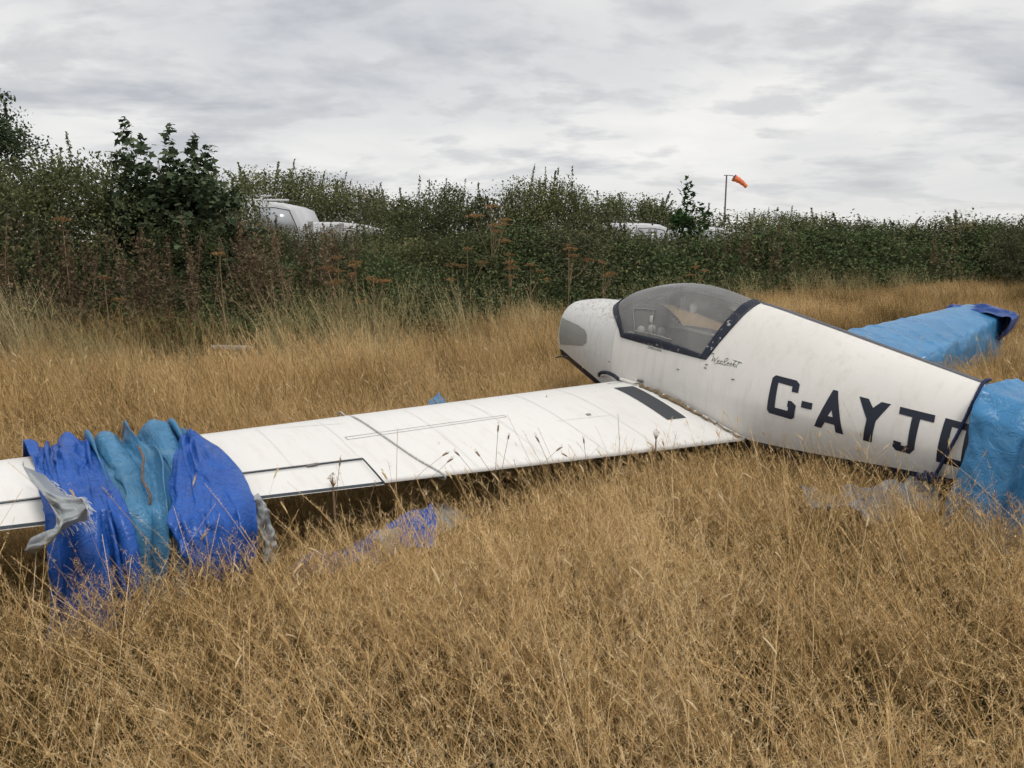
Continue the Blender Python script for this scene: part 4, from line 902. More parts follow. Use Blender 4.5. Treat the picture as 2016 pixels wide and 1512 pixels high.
HFX = [-900, -400, 0, 600, 1000, 1300, 1600, 2016, 2600, 3400]; HFY = [8.2, 8.8, 9.3, 10., 11.6, 15., 21., 26., 28., 28.]
def px_of(x, y): return CXP + F_PX*x/np.maximum(y, .3)
def hedge_front(x, y): return np.interp(px_of(x, y), HFX, HFY)
def cover_h(x, y):
    """free height above the ground under wings, fuselage and tail"""
    B = w2b(np.stack([x, y, np.full_like(x, .45)], -1)); bx, by = B[:, 0], B[:, 1]; ay = np.abs(by); fr = np.full(len(x), 9.); c = w_chord(ay); s = (w_le(ay) - bx)/c
    un = (s > -.04) & (s < 1.03) & (ay < 5.2); fr = np.where(un, .28, fr); fw = F_W(bx) + .04; fr = np.where((bx > -4.5) & (bx < .72) & (ay < fw), .12, fr)
    tp = (s > .95) & (s < 1.16) & (by > 3.16) & (by < 4.02); fr = np.where(tp, .06, fr)
    tt = (bx < -2.2) & (bx > -3.8) & (ay < fw + .25); fr = np.where(tt, .06, fr); tp2 = (bx < -3.5) & (bx > -4.6) & (ay < 1.6); fr = np.where(tp2, np.minimum(fr, .2), fr)
    gt = (s > 1.0) & (s < 1.55) & (by > 1.95) & (by < 3.2); fr = np.where(gt & (fr > 1), .38, fr)
    return fr
def rand_in(n, y0, y1, r, xmax=1.30):
    n = int(n*xmax/.80); y = np.sqrt(r.uniform(y0**2, y1**2, n)); x = r.uniform(-1, 1, n)*(xmax*y + 1.6); return x, y
def grass(name, label, n, y0, y1, meshes, hs, seed, tint0, keep=None, tamp=.18, lean=.0, near_h=None):
    r = np.random.default_rng(seed); x, y = rand_in(n, y0, y1, r); hf = hedge_front(x, y); ok = (y < hf + .4)
    if keep is not None: ok &= keep(x, y, hf, r)
    x, y = x[ok], y[ok]; fr = cover_h(x, y); h = hs(x, y, r)
    top = {id(bent): .46, id(cats): .66, id(straws): .72, id(oats): 1.0, id(far_t): .58, id(grn): .30}[id(meshes)]
    h = np.minimum(h, fr/top); ok = h > .18; x, y, h = x[ok], y[ok], h[ok]; m = len(x)
    rot = np.stack([r.normal(0, .10, m), r.normal(0, .10, m) - lean*(1 + .5*field(x, y, .7, 77)), r.normal(0, .9, m)], 1); sx = np.clip(h, .55, 1.3)*r.uniform(.85, 1.2, m)
    t_ = np.clip(tint0 + tamp*field(x, y, 1.1, seed + 5) + tamp*.5*field(x, y, 4., seed + 9) + r.normal(0, .07, m), 0, 1)
    o = scatter(name, np.stack([x, y, np.full(m, -.02)], 1), rot, np.stack([sx, sx, h], 1), r.integers(0, len(meshes), m), t_, meshes)
    return tag(o, label, 'grass', kind='stuff')
clump = lambda x, y, r, lo=.25: r.random(len(x)) < np.clip(.62 + .5*field(x, y, 2.1, 31), lo, 1)
patches = [patch(20 + i, .32, 30, lambda sd_: tuft(sd_, .10, 14, .44, .34, 'bent', 13, .0023, raw=True)) for i in range(6)]
def patch_grass():
    """foreground: patches on a jittered grid, single tufts where wings and tarpaulins limit the room"""
    r = np.random.default_rng(1); st = .46; gx_ = np.arange(-12, 12, st); gy_ = np.arange(-.9, 7.6, st); X_, Y_ = [q.ravel() + r.uniform(-.1, .1, q.size) for q in np.meshgrid(gx_, gy_)]
    ok = (np.abs(X_) < 1.25*np.maximum(Y_, 0) + 2.8) & (np.hypot(X_, Y_) > .75); X_, Y_ = X_[ok], Y_[ok]; free = np.ones(len(X_), bool)
    for dx in (-.42, -.2, 0, .2, .42):
        for dy in (-.42, -.2, 0, .2, .42): free &= cover_h(X_ + dx, Y_ + dy) > 5
    x, y = X_[free], Y_[free]; m = len(x); h = (.95 + .20*field(x, y, 1.6, 8) + .12*np.clip((y - 2.)/1.2, 0, 1))*r.uniform(.78, 1.18, m); t_ = np.clip(.47 + .20*field(x, y, 1.3, 6) + .10*field(x, y, 4., 10), .05, .9)
    rot = np.stack([r.normal(0, .05, m), r.normal(0, .05, m), r.normal(0, .5, m)], 1); P = [np.stack([x, y, np.full(m, -.02)], 1)]; S = [np.stack([np.ones(m), np.ones(m), h], 1)]; I = [r.integers(0, 6, m)]; Rr = [rot]; Tt = [t_]
    bx, by = X_[~free], Y_[~free]; n = 44; x = (bx[:, None] + r.uniform(-.24, .24, (len(bx), n))).ravel(); y = (by[:, None] + r.uniform(-.24, .24, (len(bx), n))).ravel(); m = len(x); h = np.minimum((1.06 + .17*field(x, y, 1.3, 8))*r.uniform(.7, 1.15, m), cover_h(x, y)/.46); k_ = (h > .2) & (np.hypot(x, y) > .8); x, y, h = x[k_], y[k_], h[k_]; m = len(x)
    P.append(np.stack([x, y, np.full(m, -.02)], 1)); sx = np.clip(h, .55, 1.2); S.append(np.stack([sx, sx, h], 1)); I.append(6 + r.integers(0, 8, m)); Rr.append(np.stack([r.normal(0, .1, m), r.normal(0, .1, m), r.normal(0, .9, m)], 1)); Tt.append(np.clip(.50 + .16*field(x, y, 1.1, 6) + r.normal(0, .08, m), 0, 1))
    return scatter('dry_grass', np.concatenate(P), np.concatenate(Rr), np.concatenate(S), np.concatenate(I), np.concatenate(Tt), patches + bent)
tag(patch_grass(), 'fine golden bent grass filling the foreground', 'grass', kind='stuff')
grass('long_straw', 'long pale straw stems leaning over the foreground grass', 2600, .8, 5.5, straws, lambda x, y, r: r.uniform(.55, 1.0, len(x))*np.clip(1.25 - y/10, .5, 1), 12, .74, lambda x, y, hf, r: cover_h(x + .1, y + .25) > 5, .12)
grass('seeding_grass', 'taller straw stems with dense seed heads in the foreground', 420, .9, 6.5, cats, lambda x, y, r: r.uniform(.7, 1.15, len(x)), 2, .66, None, .1)
grass('green_undergrowth', 'short green blades low in the dry grass', 6500, .7, 9., grn, lambda x, y, r: r.uniform(.4, .8, len(x)), 3, .45, lambda x, y, hf, r: r.random(len(x)) < np.clip(.34 + .6*field(x, y, 1.1, 14), .06, .9))
grass('field_grass', 'straw coloured grass between the aircraft and the hedge', 15000, 5.0, 31., far_t, lambda x, y, r: (.95 + .22*field(x, y, 1.2, 9))*r.uniform(.8, 1.15, len(x)), 4, .50, lambda x, y, hf, r: r.random(len(x)) < np.clip(1.4 - y/32, .4, 1), .24)
grass('tall_grass', 'tall pale grass standing along the foot of the hedge', 15000, 6.0, 31., oats, lambda x, y, r: (.95 + .25*field(x, y, .9, 19))*r.uniform(.6, 1.15, len(x)), 5, .48,
      lambda x, y, hf, r: r.random(len(x)) < np.clip(1.1 - (hf - y)/3.0, 0, 1)*np.clip(.50 + .6*field(x, y, 1.0, 23) + np.where(x < -1, .15, 0), .08, 1))

# ---- leaves
def leaf_mat(name, stops, trans=.22, rough=.6):
    t = MT(name); n = t.noise(1.1, 3, .6, t.coord('Object')); m = t.n.new('ShaderNodeMath'); m.operation = 'MULTIPLY_ADD'; t.lk(t.island(), m.inputs[0]); m.inputs[1].default_value = .55; t.lk(t.mul(n, .62), m.inputs[2])
    m3 = t.n.new('ShaderNodeMath'); m3.operation = 'MULTIPLY_ADD'; t.lk(t.inst(), m3.inputs[0]); m3.inputs[1].default_value = .30; t.lk(m.outputs[0], m3.inputs[2]); m2 = t.n.new('ShaderNodeMath'); m2.operation = 'SUBTRACT'; t.lk(m3.outputs[0], m2.inputs[0]); m2.inputs[1].default_value = .26; c = t.ramp(m2.outputs[0], stops); t.col(c).rough(rough).spec(.3); t.translucent(c, trans); return t.m
M_HAW = leaf_mat('hawthorn_leaves', [(.05, (0.060, 0.071, 0.036)), (.40, (0.109, 0.128, 0.060)), (.70, (0.179, 0.190, 0.091)), (.97, (0.321, 0.285, 0.143))])
M_HAW2 = leaf_mat('blackthorn_leaves', [(.05, (0.069, 0.074, 0.045)), (.45, (0.131, 0.136, 0.078)), (.75, (0.220, 0.208, 0.119)), (.97, (0.356, 0.309, 0.179))])
M_MAPLE = leaf_mat('maple_leaves', [(.1, (.045, .066, .040)), (.5, (.082, .112, .064)), (.85, (.135, .17, .095)), (1., (.19, .22, .11))], .15, .45)
M_BRAM = leaf_mat('bramble_leaves', [(.05, (0.041, 0.061, 0.030)), (.45, (0.089, 0.124, 0.057)), (.75, (0.155, 0.189, 0.086)), (.97, (0.351, 0.270, 0.135))], .15, .5)
M_WEED = leaf_mat('dried_weed', [(.05, (0.068, 0.051, 0.032)), (.5, (0.155, 0.115, 0.073)), (.85, (0.257, 0.196, 0.128)), (1., (0.378, 0.297, 0.203))], .1, .9)
M_BARK = simple('bark', (.075, .06, .045), .95, .4, 14.)
M_UMB = leaf_mat('dried_umbel', [(.05, (.16, .095, .045)), (.5, (.32, .185, .085)), (.9, (.46, .30, .15))], .15, .9); M_STALK = simple('dried_stalk', (.24, .165, .095), .9, .3, 20.)
def leaves_np(C, size, r, up=.5, lobed=False):
    n = len(C); nr = r.normal(size=(n, 3)); nr[:, 2] += up*1.6; nr /= np.linalg.norm(nr, axis=1)[:, None]; a = np.cross(nr, r.normal(size=(n, 3))); a /= np.linalg.norm(a, axis=1)[:, None]; b = np.cross(nr, a); s = size*r.uniform(.6, 1.25, n)[:, None]
    if not lobed:
        V = np.stack([C - a*s*.5, C + b*s*.30 + nr*s*.05, C + a*s*.5 - nr*s*.06, C - b*s*.30 + nr*s*.05], 1); return V.reshape(-1, 3), (np.arange(n)[:, None]*4 + np.array([0, 1, 2, 3])), None
    an = np.radians([-90, -40, -20, 15, 40, 65, 90, 115, 140, 165, 200, 220]); rad = np.array([.15, .40, .30, .52, .30, .40, .62, .40, .30, .52, .30, .40]); V = C[:, None] + s[:, None]*rad[None, :, None]*(np.cos(an)[None, :, None]*b[:, None] + np.sin(an)[None, :, None]*a[:, None]) - nr[:, None]*s[:, None]*(rad[None, :, None]**2)*.35
    return V.reshape(-1, 3), (np.arange(n)[:, None]*12 + np.arange(12)), None
def twig_quads(A, B, w=.009):
    A, B = np.array(A), np.array(B); sd_ = np.tile(np.array([w, .3*w, 0]), (len(A), 1)); return np.stack([A - sd_, A + sd_, B + sd_*.3, B - sd_*.3], 1).reshape(-1, 3), np.arange(len(A)*4).reshape(-1, 4)
def crown_mesh(name, seed, R, H, nclus, per, leaf, mat, shoots=14, base=.12, lobed=False, up=.4, power=.5, spread=.20):
    r = np.random.default_rng(seed); C = []; tA, tB = [], []
    lob = [(r.uniform(-.45, .45)*R, r.uniform(-.45, .45)*R, r.uniform(.45, .95)) for _ in range(5)]
    for k_ in range(nclus):
        lx, ly, lh = lob[r.integers(5)]; a = r.uniform(0, 6.28); f_ = r.random()**power; zf = base + (1 - base)*r.random()**.8; rr = R*f_*math.sqrt(max(.05, 1 - (abs(zf - .45)/.62)**2.2))
        c = np.array([lx*.6 + rr*math.cos(a)*.85, ly*.6 + rr*math.sin(a)*.85, zf*H*(.72 + .28*lh)]); n = int(per*r.uniform(.5, 1.5)); C.append(c + np.clip(r.normal(size=(n, 3)), -1.7, 1.7)*np.array([spread, spread, spread*.75])*r.uniform(.5, 1.2))
    for k_ in range(shoots):
        a = r.uniform(0, 6.28); f_ = r.random()*.8; p = np.array([R*f_*math.cos(a), R*f_*math.sin(a), H*r.uniform(.70, .92)*math.sqrt(1 - .45*f_**2)]); d = np.array([r.normal(.18, .25), r.normal(0, .25), 1.]); L_ = H*r.uniform(.10, .27); tA.append(p - d*.3); tB.append(p + d*L_*.98); t = r.random(int(70*L_/.5))
        C.append(p + d*(t*L_)[:, None] + np.clip(r.normal(size=(len(t), 3)), -1.6, 1.6)*.030*(1.25 - t)[:, None])
    C = np.concatenate(C); C = C[C[:, 2] > .03]; V, Fq, _ = leaves_np(C, leaf, r, up, lobed)
    if tA and not lobed: V, Fq = join([(V, Fq), twig_quads(tA, tB)])
    return mesh_np(name, V, Fq, [mat])
def trunk_mesh(name, seed, R, H, n=7, r0=.05):
    r = np.random.default_rng(seed); arr = [tube_arr([(0, 0, -.1), (.02, .01, H*.3), (.0, .04, H*.55)], [r0, r0*.8, r0*.5], 7)]
    for k_ in range(n):
        a = r.uniform(0, 6.28); z = H*r.uniform(.12, .5); e = np.array([R*.65*math.cos(a), R*.65*math.sin(a), H*r.uniform(.6, .92)]); p = np.array([0, 0, z]); arr.append(tube_arr([p, p*.5 + e*.5 + np.array([0, 0, -.1]), e], [r0*.55, r0*.35, r0*.12], 5))
    V, Fq = join(arr); return mesh_np(name, V, Fq, [M_BARK], True)
CR_ = [crown_mesh('crown_%d' % i, 300 + i, 1.35, 2.8, (150, 120, 170, 95, 140)[i], (85, 75, 95, 70, 80)[i], (.056, .070, .048, .088, .060)[i], [M_HAW, M_HAW2][i % 2], (12, 7, 12, 5, 9)[i], spread=(.20, .26, .17, .24, .20)[i]) for i in range(5)]; TR_ = [trunk_mesh('trunk_%d' % i, 320 + i, 1.2, 2.5) for i in range(5)]
def tree_at(name, pos, sxy, sz, cm, tm, label, cat, group=None, rz=0.):
    e = empty(name, pos, rz); c = obj('crown', cm, e); c.scale = (sxy, sxy, sz)
    if tm: t_ = obj('trunk', tm, e); t_.scale = (sxy, sxy, sz)
    return tag(e, label, cat, group)
rb = np.random.default_rng(55); ORD = 'first second third fourth fifth sixth seventh eighth ninth tenth eleventh twelfth thirteenth fourteenth fifteenth sixteenth seventeenth eighteenth nineteenth twentieth'.split(); CNT = {}
def nth(label):
    CNT[label] = CNT.get(label, 0) + 1; return '%s, %s from the left' % (label, ORD[CNT[label] - 1])
def bush(px, Yd, top, width, label, group, k_=None):
    p = at(px, top, Yd); h = p[2]; i = rb.integers(5) if k_ is None else k_
    return tree_at('hedge_bush', (p[0], Yd, 0), width, h/2.85, CR_[i], TR_[i], nth(label), 'bush', group, rb.uniform(0, 6.28))
g1 = 'bushes of the hedge at the left'
for px, Yd, top, w_ in ((-1150, 9.6, 320, 1.1), (-930, 10., 310, 1.1), (-720, 10.2, 305, 1.15), (-520, 10.6, 310, 1.1), (-330, 11.0, 300, 1.1), (-170, 10.6, 290, 1.1), (-40, 12.2, 330, 1.1), (55, 11.6, 318, 1.0), (135, 11.2, 285, .85), (205, 12.6, 330, .9)): bush(px, Yd, top, w_, 'dark green hawthorn bush left of the tall broad leaved maple', g1)
for px, Yd, top, w_ in ((395, 11.6, 430, .7), (420, 13.4, 325, .75), (455, 12.6, 395, .7)): bush(px, Yd, top, w_, 'thin leaved bush between the maple and the white van', 'bushes beside the van')
for px, Yd, top, w_ in ((520, 25., 326, 1.5), (585, 26., 332, 1.5), (650, 25., 355, 1.4), (715, 25., 372, 1.4), (775, 24., 384, 1.4)): bush(px, Yd, top, w_, 'tall hedge bush standing behind the parked white vans', 'bushes behind the vans')
for px, Yd, top, w_ in ((490, 14.0, 424, .62), (545, 13.6, 438, .62), (610, 13.4, 455, .62), (672, 13.8, 446, .64), (735, 14., 440, .66)): bush(px, Yd, top, w_, 'low bush below the parked white vans', 'low bushes before the vans')
for px, Yd, top, w_ in ((800, 15.5, 388, .95), (868, 15., 362, .95), (925, 15.5, 378, .9), (985, 16., 384, .95), (1045, 15.6, 343, .85), (1098, 15.8, 346, .85), (1150, 16.5, 385, .9)): bush(px, Yd, top, w_, 'bushy hawthorn in the middle hedge left of the windsock', 'bushes of the middle hedge')
for px, Yd, top, w_ in ((760, 13.2, 470, .75), (830, 13.0, 462, .8), (900, 13.2, 450, .8), (975, 13.6, 448, .8), (1050, 14., 445, .8), (1120, 14.6, 448, .85)): bush(px, Yd, top, w_, 'low hedge bush in front of the middle hawthorns', 'low bushes before the middle hedge')
for px, Yd, top, w_ in ((1195, 27., 378, 1.6), (1262, 28., 388, 1.6), (1325, 28., 402, 1.5), (1395, 27., 415, 1.4)): bush(px, Yd, top, w_, 'hedge bush behind the low white vehicle near the sapling', 'bushes beyond the white vehicle')
for px, Yd, top, w_ in ((1190, 17.5, 440, .85), (1255, 18., 446, .85), (1320, 19., 455, .85), (1420, 20.5, 455, .9), (1478, 21.5, 415, .95), (1540, 26., 416, 1.2), (1605, 27., 420, 1.3), (1668, 27., 424, 1.3), (1735, 27., 428, 1.3), (1800, 27., 432, 1.25), (1858, 27., 420, 1.2), (1915, 27.5, 428, 1.2), (1975, 27., 438, 1.2), (2030, 24., 425, 1.0), (2095, 26., 425, 1.2), (2170, 26., 430, 1.2), (2260, 27., 430, 1.3), (2370, 27., 432, 1.3), (2480, 27., 428, 1.3)): bush(px, Yd, top, w_, 'low wind blown hedge bush right of the sapling', 'bushes of the hedge at the right')
# maple, sapling, tall tree at the left edge
p = at(318, 240, 12.); mc = crown_mesh('maple_crown', 401, 1.2, p[2]*1.05, 260, 32, .135, M_MAPLE, 0, .12, True, .9, .6, .15)
r = np.random.default_rng(402); C = []
for (sx_, top_, n_) in ((268, 238, 75), (338, 245, 90), (226, 262, 60), (405, 280, 70), (300, 275, 90), (370, 262, 80), (250, 300, 80), (430, 320, 60), (320, 290, 90), (385, 310, 80)):
    e = at(sx_, top_, 12.); t = r.random(n_); C.append(np.stack([e[0] - p[0] + .0*t, np.full(n_, r.uniform(-.4, .4)), e[2] - .95*t], 1) + r.normal(size=(n_, 3))*np.array([.10, .10, .05])*(.35 + t[:, None]))
V, Fq, _ = leaves_np(np.concatenate(C), .135, r, 1.0, True); vm = np.empty(len(mc.vertices)*3, np.float32); mc.vertices.foreach_get('co', vm); nf = len(mc.polygons); V2 = np.concatenate([vm.reshape(-1, 3)*np.array([1, 1, .80]), V]); F2 = np.concatenate([np.arange(nf*12).reshape(-1, 12), Fq + nf*12])
tree_at('maple_tree', (p[0], 12., 0), 1, 1, mesh_np('maple_crown_full', V2, F2, [M_MAPLE]), trunk_mesh('maple_trunk', 9, .6, p[2]*.9, 9, .035), 'broad leaved maple rising above the hedge at the left', 'tree')
p = at(1355, 356, 19.); r = np.random.default_rng(403); C = []
for dx, top_, n_, w_ in ((0, 356, 240, .16), (-.28, 415, 120, .15), (.42, 402, 140, .14), (.05, 430, 300, .32)):
    e = at(1355, top_, 19.); t = r.random(n_); C.append(np.stack([dx + 0*t, 0*t, e[2] - (e[2] - .9)*t], 1) + r.normal(size=(n_, 3))*np.array([w_, w_, .05])*(.5 + .6*t[:, None]))
V, Fq, _ = leaves_np(np.concatenate(C), .15, r, .9, True); M_SAP = leaf_mat('sapling_leaves', [(.1, (.025, .055, .022)), (.5, (.050, .095, .035)), (1., (.09, .15, .05))], .2, .45)
tree_at('sycamore_sapling', (p[0], 19., 0), 1, 1, mesh_np('sapling_crown', V, Fq, [M_SAP]), trunk_mesh('sapling_trunk', 11, .25, p[2]*.95, 5, .03), 'narrow bright green sapling left of the windsock', 'tree')
p = at(-95, 150, 17.); tree_at('tall_tree', (p[0], 17., 0), 1, 1, crown_mesh('tall_crown', 405, 1.75, p[2], 260, 120, .085, M_MAPLE, 6, .30, False, .5, .5, .24), trunk_mesh('tall_trunk', 12, 1.2, p[2]*.9, 9, .10), 'tall dark tree cut by the left edge of the picture', 'tree')

# ---- bramble bank (one tangled mass) and dead weeds
def bramble_clump(seed, n, leaf, R, mat):
    r = np.random.default_rng(seed); C = r.normal(size=(n, 3))*np.array([R, R, R*.7]); V, Fq, _ = leaves_np(C, leaf, r, .8); return mesh_np('bramble_%d' % seed, V, Fq, [mat])
br = [bramble_clump(500 + i, 90, .062, .16, M_BRAM) for i in range(4)] + [bramble_clump(510 + i, 70, .05, .17, M_HAW2) for i in range(2)]
r = np.random.default_rng(60); n = 19500; px = r.uniform(-1200, 2700, n); d = r.random(n)**1.1*4.2; hf = np.interp(px, HFX, HFY); y = hf + .1 + d; x = (px - CXP)/F_PX*y
top = np.interp(px, [-1200, 0, 400, 700, 1000, 1300, 1700, 2700], [1.25, 1.2, 1.15, 1.2, 1.25, 1.35, 1.6, 1.7])*np.clip(.35 + d/2.2, 0, 1)*(1 + .22*field(x, y, 1.2, 61)); z = top*np.where(r.random(n) < .6, r.uniform(.8, 1.05, n), r.random(n)); sc_ = r.uniform(.7, 1.3, n)*np.clip(y/14, .8, 1.7)
tag(scatter('bramble_bank', np.stack([x, y, z], 1), r.uniform(-.4, .4, (n, 3))*np.array([1, 1, 8]), np.stack([sc_]*3, 1), r.choice(6, n, p=[.2, .2, .2, .2, .1, .1]), r.random(n), br), 'dark bramble thicket along the foot of the hedge', 'brambles', kind='stuff')
def weed_mesh(seed, n, R, H, spike=True):
    r = np.random.default_rng(seed); T = Tri()
    for k_ in range(n):
        b = np.array([r.normal(0, R), r.normal(0, R), 0]); P = stem_curve(r, b, H*r.uniform(.6, 1.1), abs(r.normal(.05, .07)), r.uniform(0, 6.28), .05, 8); sa = r.uniform(0, 6.28); T.ribbon(P, .007, np.array([math.cos(sa), math.sin(sa), 0]))
        m = 130; f_ = r.uniform(.35, 1., m)*7; i = np.minimum(f_.astype(int), 6); c = P[i] + (P[i + 1] - P[i])*(f_ - i)[:, None] + r.normal(size=(m, 3))*np.array([.035, .035, .02])*(1.25 - f_/7)[:, None]*1.4
        q = r.normal(size=(m, 2, 3))*.020; T.tris(np.stack([c, c + q[:, 0], c + q[:, 1]], 1))
    return T.mesh('weed_%d' % seed, [M_WEED])
wm = [weed_mesh(600 + i, 12, .30, 1.7) for i in range(4)]
rw = np.random.default_rng(62)
def weeds(lst, label, group):
    for px_, Yd, top_ in lst:
        p_ = at(px_, top_, Yd); i = rw.integers(4); o = obj('dried_weed_clump', wm[i]); o.location = (p_[0], Yd, 0); s_ = p_[2]/1.75; o.scale = (s_*1.05, s_*1.05, s_); o.rotation_euler = (0, 0, rw.uniform(0, 6.28)); tag(o, nth(label), 'weeds', group)
weeds([(-60, 9.6, 445), (20, 9.4, 440), (70, 9.8, 455), (105, 9.6, 450), (160, 10., 470), (215, 10.2, 462), (262, 10., 470), (300, 10.2, 452), (345, 10.3, 468), (385, 10.2, 480)], 'brown dried dock spikes standing before the hedge at the left', 'dried weeds at the left')
weeds([(478, 11., 445), (518, 11., 432), (540, 10.8, 470), (562, 11.2, 436), (590, 10.8, 480), (606, 11.2, 446), (650, 11.4, 462), (692, 12., 475)], 'reddish brown dried willowherb stand below the white van', 'dried weeds below the van')
weeds([(1380, 18., 470), (1450, 19., 455), (1490, 19.5, 445), (1530, 20., 470), (1760, 24., 480), (1815, 24., 485), (1850, 24., 465)], 'grey brown dried weeds at the foot of the right hedge', 'dried weeds at the right')
# dead hogweed with flat umbels
def hogweed(px_, top_, Yd, umb, label, group=None, rad=.10):
    p_ = at(px_, top_, Yd); r = np.random.default_rng(int(px_*7 + top_)); e = empty('dried_hogweed', (p_[0], Yd, 0)); H = p_[2]; tops = []
    for k_ in range(umb):
        a = r.uniform(0, 6.28); f_ = 0 if k_ == 0 else r.uniform(.12, .34)*min(1, H/1.3); tops.append(np.array([f_*math.cos(a), f_*math.sin(a)*.7, H*(1 if k_ == 0 else r.uniform(.74, .97))]))
    arr = [tube_arr([(0, 0, 0), (.01, 0, H*.4), (0, .01, H*.66)], [.011, .009, .006], 6)]
    for t_ in tops: arr.append(tube_arr([(0, .01, H*r.uniform(.4, .64)), t_*np.array([.6, .6, .82]) , t_ - np.array([0, 0, .05])], [.006, .005, .004], 5))
    V, Fq = join(arr); obj('stalk', mesh_np('stalk', V, Fq, [M_STALK], True), e)
    for t_ in tops:
        T = Tri(); rr = rad*r.uniform(.7, 1.15); n = 22; a = r.uniform(0, 6.28, n); q = np.sqrt(r.random(n)); tip = t_ + np.stack([rr*q*np.cos(a), rr*q*np.sin(a), .012 - .03*q**2], 1)
        for c in tip:
            b0 = t_ - np.array([0, 0, .05]); sd_ = np.array([.0016, .0006, 0]); T.tris(np.array([[b0 - sd_, b0 + sd_, c]])); m = 14; cc = c + r.normal(size=(m, 3))*np.array([.014, .014, .004])*rr/.1; qd = r.normal(size=(m, 2, 3))*.007*rr/.1; T.tris(np.stack([cc, cc + qd[:, 0], cc + qd[:, 1]], 1))
        obj('umbel', T.mesh('umbel', [M_UMB]), e)
    return tag(e, nth(label) if group else label, 'dried plant', group)
hogweed(967, 405, 12.6, 8, 'tallest dried hogweed stalk, rust coloured umbels before the middle hedge', None, .13)
hogweed(122, 430, 9.6, 1, 'single dried umbel rising among brown weeds at the far left', None, .12)
hogweed(432, 498, 9.6, 1, 'dried umbel on a lone stalk right of the maple', None, .12)
hogweed(735, 548, 9.8, 3, 'low orange brown umbels in front of dark brambles', None, .12)
for a, b, c_, d_ in ((665, 505, 10.2, 5), (700, 515, 10.4, 3)): hogweed(a, b, c_, d_, 'dried hogweed with pale brown stalks left of the orange umbels', 'dried hogweed before the brambles')
for a, b, c_, d_ in ((890, 520, 11.8, 2), (920, 488, 12., 3), (1002, 500, 12., 5), (1045, 520, 12., 3), (1120, 482, 12.6, 5), (1188, 515, 13., 4)): hogweed(a, b, c_, d_, 'dried hogweed by the middle hedge left of the aircraft nose', 'dried hogweed at the middle hedge')
hogweed(1370, 525, 16., 3, 'small dried umbels beyond the canopy', None, .12); hogweed(205, 545, 9.2, 2, 'low dried umbel in the brambles at the left', None, .08)
hogweed(655, 937, 3.05, 2, 'dark dried umbel in front of the near wing aileron', None, .020); hogweed(1292, 850, 4.1, 2, 'dark dried umbel in front of the wing root', None, .020)
def single(px_, top_, Yd, L_, lean, drp, seed):
    r = np.random.default_rng(seed); p_ = at(px_, top_, Yd); T = Tri(); P = stem_curve(r, np.zeros(3), p_[2] + .02, abs(lean), 0. if lean > 0 else math.pi, drp, 9); T.ribbon(P, .0022, np.array([0, 1., 0])); T.ribbon(P, .0022, np.array([1., 0, 0])); head(T, r, P, L_, .0042); o = obj('seed_head_stem', T.mesh('stem_%d' % seed, [simple('seed_head_%d' % seed, (.30, .21, .13), .9)] if seed == 700 else [bpy.data.materials['seed_head_700']])); o.location = (p_[0] - P[-1, 0], Yd, -.02); return tag(o, nth('straw stem whose seed head shows against the near wing'), 'grass stem', 'seed heads before the near wing')
for i, (a, b, yd, ll, le, dr) in enumerate(((668, 915, 3.0, .05, .03, .05), (735, 955, 3.0, .03, .05, .1), (870, 872, 3.2, .04, .15, .35), (880, 890, 3.2, .04, .1, .3), (905, 885, 3.3, .04, -.2, .2), (945, 885, 3.2, .04, -.1, .2), (980, 850, 3.3, .05, .02, .02), (1000, 862, 3.4, .03, .08, .05), (1062, 862, 3.4, .05, -.05, .15), (1095, 870, 3.5, .045, .1, .3), (1117, 880, 3.6, .04, -.12, .35), (1150, 870, 3.6, .035, .0, .05), (1250, 880, 3.9, .04, -.15, .4))): single(a, b, yd, ll, le, dr, 700 + i)
